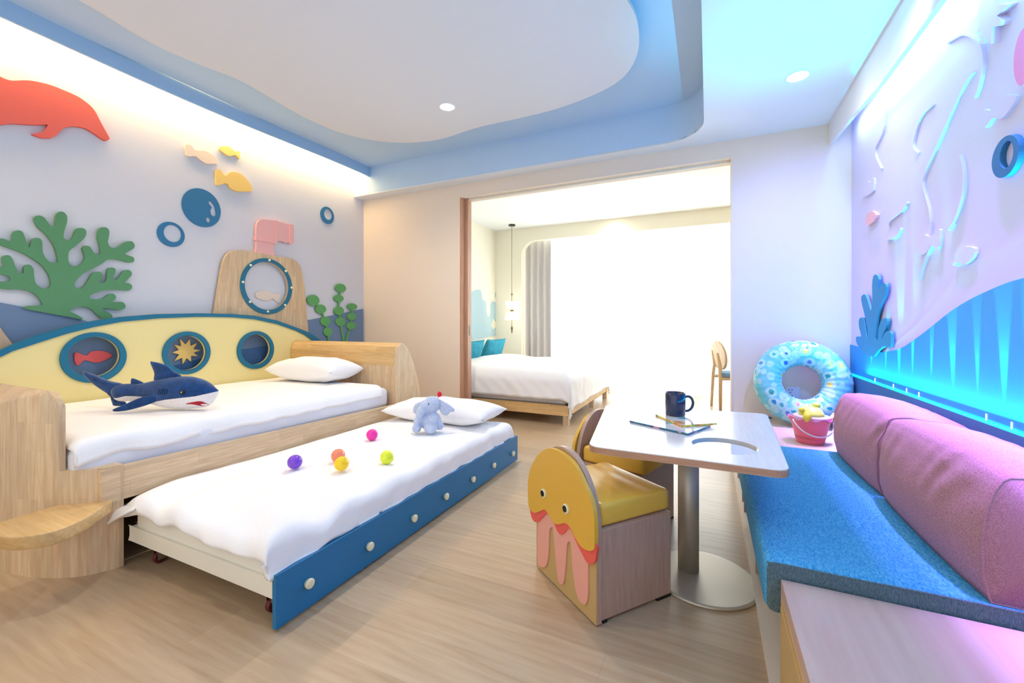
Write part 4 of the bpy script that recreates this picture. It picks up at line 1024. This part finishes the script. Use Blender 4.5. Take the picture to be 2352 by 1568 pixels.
for lab, pts in (('tall hooked white moulding at the top of the art wall', smooth_open([(2.48,2.313),(2.407,2.291),(2.35,2.27),(2.283,2.22),(2.229,2.153),(2.209,2.1),(2.212,2.051),(2.235,2.0),(2.264,1.967)], 3)),
                 ('longest white moulding running down the middle of the art wall', smooth_open([(2.274,2.075),(2.34,2.054),(2.484,1.957),(2.687,1.806),(2.701,1.758),(2.683,1.706),(2.642,1.627),(2.625,1.561),(2.629,1.496)], 3)),
                 ('short curved white moulding high in the middle of the art wall', smooth_open([(2.604,2.102),(2.729,2.097),(2.802,2.023),(2.807,1.976),(2.758,1.933)], 4)),
                 ('bowed white moulding right of the long middle one', smooth_open([(2.37,1.783),(2.343,1.697),(2.35,1.613),(2.404,1.531),(2.461,1.491)], 4)),
                 ('bowed white moulding nearest the room corner', smooth_open([(3.217,2.462),(3.197,2.304),(3.231,2.228),(3.341,2.186),(3.341,2.126),(3.246,2.018)], 4)),
                 ('upper short slanted white moulding above the teal coral', smooth_open([(2.878,1.719),(2.952,1.693),(3.115,1.675),(3.14,1.647)], 4)),
                 ('lower short slanted white moulding above the teal coral', smooth_open([(2.963,1.601),(3.019,1.571),(3.165,1.574)], 4)),
                 ('white moulding below the middle fish on the art wall', smooth_open([(2.62,1.448),(2.671,1.401),(2.715,1.35),(2.742,1.3)], 4))):
    mb = MB(); w = .0038; n = len(pts)
    L_ = []; R_ = []
    for i, p in enumerate(pts):
        a = pts[max(i-1, 0)]; b = pts[min(i+1, n-1)]; dx, dz = b[0]-a[0], b[1]-a[1]; l = math.hypot(dx, dz) or 1
        L_.append((p[0]-dz/l*w, p[1]+dx/l*w)); R_.append((p[0]+dz/l*w, p[1]-dx/l*w))
    for i in range(n-1):
        mb.prism([L_[i], L_[i+1], R_[i+1], R_[i]], FX(XR, -1), .0, .012)
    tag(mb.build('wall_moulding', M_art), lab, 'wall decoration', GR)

# ------------------------------------------------------------------ swim ring, bucket, socket
def ring_mat():
    m, nt, b = base_mat('vinyl_ring_print'); N = nt.nodes; L = nt.links
    tc = N.new('ShaderNodeTexCoord')
    vo = N.new('ShaderNodeTexVoronoi'); vo.inputs['Scale'].default_value = 14; vo.inputs['Randomness'].default_value = .6
    L.new(tc.outputs['Object'], vo.inputs['Vector'])
    n = N.new('ShaderNodeTexNoise'); n.inputs['Scale'].default_value = 45; L.new(tc.outputs['Object'], n.inputs['Vector'])
    ad = N.new('ShaderNodeMath'); ad.operation = 'MULTIPLY_ADD'; ad.inputs[1].default_value = .5; L.new(n.outputs['Fac'], ad.inputs[0]); L.new(vo.outputs['Distance'], ad.inputs[2])
    lt = N.new('ShaderNodeMath'); lt.operation = 'LESS_THAN'; lt.inputs[1].default_value = .47; L.new(ad.outputs[0], lt.inputs[0])
    halo = N.new('ShaderNodeMath'); halo.operation = 'LESS_THAN'; halo.inputs[1].default_value = .52; L.new(vo.outputs['Distance'], halo.inputs[0])
    sp = N.new('ShaderNodeSeparateColor'); L.new(vo.outputs['Color'], sp.inputs[0])
    r = N.new('ShaderNodeValToRGB'); r.color_ramp.interpolation = 'CONSTANT'; e = r.color_ramp.elements
    e[0].position = 0; e[0].color = lin('#19a29a'); e[1].position = .3; e[1].color = lin('#e9d95a')
    for p, c in ((.45, '#2a8fc4'), (.62, '#ee8f8f'), (.72, '#16b0a5'), (.85, '#3f77c9')):
        q = e.new(p); q.color = lin(c)
    L.new(sp.outputs[0], r.inputs['Fac'])
    m1 = N.new('ShaderNodeMixRGB'); m1.inputs['Color1'].default_value = lin('#6fcbd8'); m1.inputs['Color2'].default_value = lin('#aadfe4'); L.new(halo.outputs[0], m1.inputs['Fac'])
    m2 = N.new('ShaderNodeMixRGB'); L.new(m1.outputs[0], m2.inputs['Color1']); L.new(r.outputs[0], m2.inputs['Color2']); L.new(lt.outputs[0], m2.inputs['Fac'])
    L.new(m2.outputs[0], b.inputs['Base Color'])
    b.inputs['Roughness'].default_value = .12; b.inputs['Coat Weight'].default_value = .5
    b.inputs['Subsurface Weight'].default_value = .0
    return m
tilt = Matrix.Rotation(math.radians(4), 3, 'Z') @ Matrix.Rotation(math.radians(-11), 3, 'X')
def rg(u, v):
    a = 2*math.pi*u; bq = 2*math.pi*v
    Rr, r = .217, .095+.0016*math.cos(a*34)
    p = Vector(((Rr+r*math.cos(bq))*math.cos(a), r*.95*math.sin(bq), (Rr+r*math.cos(bq))*math.sin(a)))
    return tilt @ p + Vector((.618, 3.70, .655))
rgo = MB().grid(rg, 140, 28, closed_u=True, closed_v=True).build('swim_ring', ring_mat(), None, smooth=True)
tag(rgo, 'inflatable pale blue swim ring with sea creature prints leaning in the corner', 'swim ring')
def valve(): pass
MB().lathe([(.011, 0), (.011, .006), (.008, .010)], (.70, 3.60, .50), 14, axis='y').build('seam_valve', M_cream, rgo)

bk = thing('toy_bucket', 'pink toy bucket with a scalloped rim and white handle on the bench', 'bucket', (.578, 3.19, .341), A25)
BM = mworld(bk)
def bkf(u, v):
    a = 2*math.pi*u
    prof_ = [(.070, 0), (.074, .004), (.088, .07), (.102, .125), (.112, .148), (.118, .156), (.110, .152), (.097, .12), (.080, .03), (.002, .02)]
    r, z = prof_[int(round(v*(len(prof_)-1)))]
    sc_ = (z/.156)**3
    return BM @ Vector((r*math.cos(a), r*math.sin(a), z+sc_*.008*math.cos(a*8)))
bb_ = MB().grid(bkf, 64, 10, closed_u=True)
bb_.add([bkf(i/64, 0) for i in range(64)], [tuple(range(64))])
bb_.build('pail', plain('plastic_pink', '#ee6f8c', .3, coat=.2), bk, smooth=True)
hp_ = [BM @ Vector((.122*math.cos(math.radians(a)), -.02-.075*math.sin(math.radians(a)), .150-.095*math.sin(math.radians(a)))) for a in range(0, 181, 10)]
MB().tube(hp_, .0042, 8).build('handle', plain('plastic_white', '#efeaf2', .35), bk, smooth=True)
MB().lathe([(.098, .105), (.102, .16), (.100, .165), (.05, .167), (.001, .167)], (0, 0, 0), 40)
sv = MB().lathe([(.092, .105), (.098, .163), (.095, .168), (.062, .17), (.001, .17)], (0, 0, 0), 40)
sv.v = [BM @ (p+Vector((.012, .005, 0))) for p in sv.v]
tag(sv.build('sand_sieve', plain('plastic_lilac', '#dcd6f0', .35)), 'pale lilac sieve lying in the mouth of the pink bucket', 'toy')
dm = MB().lathe([(.068, .171), (.066, .185), (.054, .207), (.034, .222), (.001, .228)], (0, 0, 0), 32)
dm.ell((.030, -.0, .232), (.024, .022, .02), 16, 10)
dm.v = [BM @ (p+Vector((.008, 0, 0))) for p in dm.v]
tag(dm.build('sand_mould', plain('plastic_lime', '#e6ee62', .35), None, smooth=True), 'lime yellow dome shaped sand mould on top of the pink bucket', 'toy')
kn = MB(); kn.ell((-.068, -.072, .172), (.023, .022, .03), 16, 10); kn.ell((-.088, -.052, .212), (.018, .018, .018), 16, 10); kn.tube([(-.085, -.055, .208), (-.055, -.05, .10)], .006, 8)
kn.v = [BM @ p for p in kn.v]
tag(kn.build('sand_rake', plain('plastic_yellow', '#f1e23c', .35), None, smooth=True), 'yellow toy tool with round knobs at the left of the pink bucket', 'toy')
sh_ = MB(); sh_.tube([(.075, -.03, .10), (.096, -.035, .150), (.128, -.035, .178)], [.008, .009, .013], 12); sh_.ell((.128, -.035, .178), (.017, .012, .014), 14, 10)
sh_.v = [BM @ p for p in sh_.v]
tag(sh_.build('toy_shovel', plain('plastic_amber', '#f0d38c', .35), None, smooth=True), 'amber toy shovel handle sticking out right of the pink bucket', 'toy')

so = thing('wall_socket', 'square wall socket seen through the swim ring', 'socket', (.59, YB, .55))
MB().box(.548, .634, YB-.009, YB-.0005, .51, .596).build('face_plate', plain('socket_white', '#dfe5ee', .4), so, bevel=.002)
sl = MB()
for x, z in ((.563, .575), (.583, .575), (.573, .555), (.563, .530), (.583, .530)): sl.box(x-.002, x+.004, YB-.0105, YB-.009, z-.004, z+.004)
sl.build('socket_holes', M_black, so)
st(MB().box(.18, .45, YB-.012, YB-.0005, .341, .352), 'baseboard_back', M_ledge)

# ------------------------------------------------------------------ bedroom
db = thing('double_bed', 'large bed with pale wooden frame in the bright bedroom', 'bed', (-2.35, 5.25, 0))
MB().box(-3.38, -1.345, 4.30, 4.335, .105, .215).box(-3.38, -1.345, 6.18, 6.215, .105, .215).box(-1.38, -1.345, 4.30, 6.215, .105, .215).box(-3.38, -1.38, 4.33, 6.18, .16, .20).build('bed_frame', M_oakx, db, bevel=.003)
for x, y in ((-1.385, 4.31), (-1.385, 6.15), (-3.3, 4.31), (-3.3, 6.15), (-1.385, 5.4), (-2.4, 4.9)):
    MB().prism([(x-.02, y-.02+.0), (x+.035, y-.0), (x+.035, y+.055), (x-.02, y+.055)], FZ, 0, .105).build('leg', M_oak, db)
mt3 = MB().box(-3.36, -1.37, 4.34, 6.17, .205, .50).build('mattress', M_mattr, None, smooth=True, bevel=.05, seg=4)
tag(mt3, 'thick white mattress on the bedroom bed under the duvet', 'mattress')
def fold3(X, Y, a, b):
    return .045*math.exp(-((a-.18)/.14)**2)*math.exp(-((b-.75)/.5)**2)
dv = drape(-3.2, -1.33, 4.30, 6.20, .565, .02, .33, .24, .30, .13, 90, 90, amp=.012, fold=fold3, crown=.03, seed=2, hem=.003, zmin=.06)
dvo = solidify(dv.build('duvet', M_white, None, smooth=True), .02)
tag(dvo, 'thick white duvet hanging over the foot of the bedroom bed', 'duvet')
for y, yaw, lab in ((5.16, 3, 'teal square pillow on the bedroom bed, nearer to the door'), (5.80, -4, 'teal square pillow on the bedroom bed, nearer to the curtain')):
    pillow('pillow', lab, -2.98, y, .60, .50, .54, .16, math.radians(yaw), M_tealp, 'teal pillows on the bedroom bed', tilt=('Y', math.radians(-68)), seed=y)
for y, lab in ((4.86, 'white pillow standing behind the nearer teal pillow'), (5.60, 'white pillow standing behind the farther teal pillow')):
    pillow('pillow', lab, -3.2, y, .60, .44, .62, .15, 0, M_white, 'white pillows at the bedroom headboard', tilt=('Y', math.radians(-80)), seed=y+1)
relief('coral_cutout', 'pale blue coral shaped panel on the wall over the bedroom bed', 'wall decoration', [(5.666,1.514),(5.836,1.612),(5.969,1.644),(6.06,1.636),(6.123,1.496),(6.234,1.456),(6.266,1.272),(6.348,1.196),(6.415,1.26),(6.425,1.434),(6.507,1.482),(6.598,1.45),(6.605,1.361),(6.683,1.318),(6.749,1.366),(6.712,1.463),(6.605,1.538),(6.587,1.634),(6.676,1.668),(6.778,1.639),(6.823,1.484),(6.841,0.955),(6.299,0.87),(5.666,0.887)], plain('felt_sky', '#b4cfd6', .8), .001, .012, [list(reversed(smooth_closed([(6.432,1.087),(6.517,1.191),(6.616,1.103),(6.598,1.023),(6.517,0.995),(6.449,1.032)], 3)))], k=3, x0=-3.40)
# pendant lamp
pd = thing('pendant_lamp', 'pendant lamp with two opal glass shades on a thin rod by the bedroom curtain', 'lamp', (-2.95, 6.30, 2.72))
px_, py_ = -2.93, 6.28
brass = plain('brass_aged', '#7d6a48', .35, .8)
MB().lathe([(.055, 2.70), (.055, 2.7195)], (px_, py_, 0), 24).build('canopy', M_black, pd)
MB().tube([(px_, py_, 2.70), (px_, py_, 1.60)], .004, 8).tube([(px_, py_, 1.60), (px_, py_, 1.56)], [.006, .016], 10).build('rod', brass, pd)
opal = emit('opal_glass', (1, .95, .85), 2.2)
MB().lathe([(.028, 1.33), (.07, 1.35), (.105, 1.40), (.115, 1.455), (.11, 1.457), (.02, 1.43)], (px_, py_, 0), 28).build('upper_shade', opal, pd, smooth=True)
MB().lathe([(.02, 1.29), (.03, 1.285), (.07, 1.27), (.105, 1.215), (.115, 1.16), (.11, 1.158), (.02, 1.18)], (px_, py_, 0), 28).build('lower_shade', opal, pd, smooth=True)
MB().lathe([(.01, 1.28), (.028, 1.30), (.028, 1.32), (.01, 1.335)], (px_, py_, 0), 20).build('stem', brass, pd, smooth=True)
for z0_, z1_ in ((1.56, 1.44), (1.18, .93)): MB().tube([(px_, py_, z0_), (px_, py_, z1_)], .005, 8).build('stem', brass, pd, smooth=True)
MB().ell((px_, py_, 1.035), (.018, .018, .014)).ell((px_, py_, 1.01), (.021, .021, .014)).ell((px_, py_, .975), (.012, .012, .03)).build('finial', brass, pd, smooth=True)
# curtains
def curtain(name, label, x0, x1, y, z0, z1, amp, wl, mat, nxs=200):
    def fn(u, v):
        x = x0+(x1-x0)*u
        k = .55+.45*(1-v)
        s_ = math.sin(2*math.pi*x/wl+1.5*nz(x*2, 0, 3))
        return Vector((x+.01*nz(x*8, v*2, 0), y+amp*k*s_+.012*nz(x*5, v*2.5, 1), z0+(z1-z0)*v))
    o = MB().grid(fn, nxs, 12).build(name, mat, None, smooth=True)
    return tag(solidify(o, .002), label, 'curtain')
curtain('curtain', 'heavy grey curtain gathered at the left end of the bedroom window', -2.93, -2.44, 6.84, .02, 2.60, .045, .115, M_curt, 120)
curtain('curtain', 'heavy grey curtain at the right end of the bedroom window, mostly hidden', .75, 1.3, 6.84, .02, 2.60, .045, .115, M_curt, 120)
sm_ = bpy.data.materials.new('sheer_voile'); sm_.use_nodes = True
nt = sm_.node_tree; nt.nodes.clear(); N = nt.nodes; L = nt.links
ou = N.new('ShaderNodeOutputMaterial'); tl = N.new('ShaderNodeBsdfTranslucent'); tl.inputs[0].default_value = (.96, .98, .98, 1)
df = N.new('ShaderNodeBsdfDiffuse'); df.inputs[0].default_value = (.95, .96, .96, 1); tp = N.new('ShaderNodeBsdfTransparent')
a1 = N.new('ShaderNodeMixShader'); a1.inputs[0].default_value = .35; a2 = N.new('ShaderNodeMixShader'); a2.inputs[0].default_value = .35
L.new(tl.outputs[0], a1.inputs[1]); L.new(df.outputs[0], a1.inputs[2]); L.new(a1.outputs[0], a2.inputs[1]); L.new(tp.outputs[0], a2.inputs[2]); L.new(a2.outputs[0], ou.inputs[0])
curtain('sheer_curtain', 'long white sheer curtain glowing across the bedroom window', -2.58, 1.25, 6.93, .015, 2.60, .03, .135, sm_, 420)
# bedroom chair
ch = thing('dining_chair', 'wooden chair with an oval back and blue seat by the bedroom curtain', 'chair', (.25, 6.05, 0))
def bar(pts, r, nm): return MB().tube([Vector(p) for p in pts], r, 10).build(nm, M_oak, ch, smooth=True)
bar([(.035, 6.22, 0), (.055, 6.20, .42), (.07, 6.20, .55), (.045, 6.20, .74)], [.016, .021, .021, .014], 'leg')
bar([(.135, 5.88, 0), (.135, 5.90, .42), (.13, 5.92, .55), (.10, 5.93, .72)], [.018, .024, .024, .016], 'leg')
bar([(.50, 6.18, 0), (.48, 6.16, .42)], [.016, .02], 'leg'); bar([(.55, 5.86, 0), (.52, 5.90, .42)], [.016, .02], 'leg')
bar([(.06, 6.19, .40), (.30, 6.19, .41), (.50, 6.16, .41)], .02, 'side_rail'); bar([(.135, 5.9, .40), (.30, 5.88, .41), (.53, 5.9, .41)], .022, 'side_rail')
MB().prism(rrect(.13, .56, 5.86, 6.22, .08), FZ, .43, .475).build('seat', plain('fabric_blue_seat', '#6f93b8', .9), ch, bevel=.012)
def bkr(u, v):
    a = 2*math.pi*u; r = v
    yy = 6.06+.19*r*math.cos(a); zz = .685+.19*r*math.sin(a)
    return Vector((.125-.03*((zz-.6)/.2)+.45*(yy-6.06)*-1, yy, zz))
solidify(MB().grid(bkr, 40, 8, closed_u=True).build('backrest', M_oak, ch, smooth=True), .014)
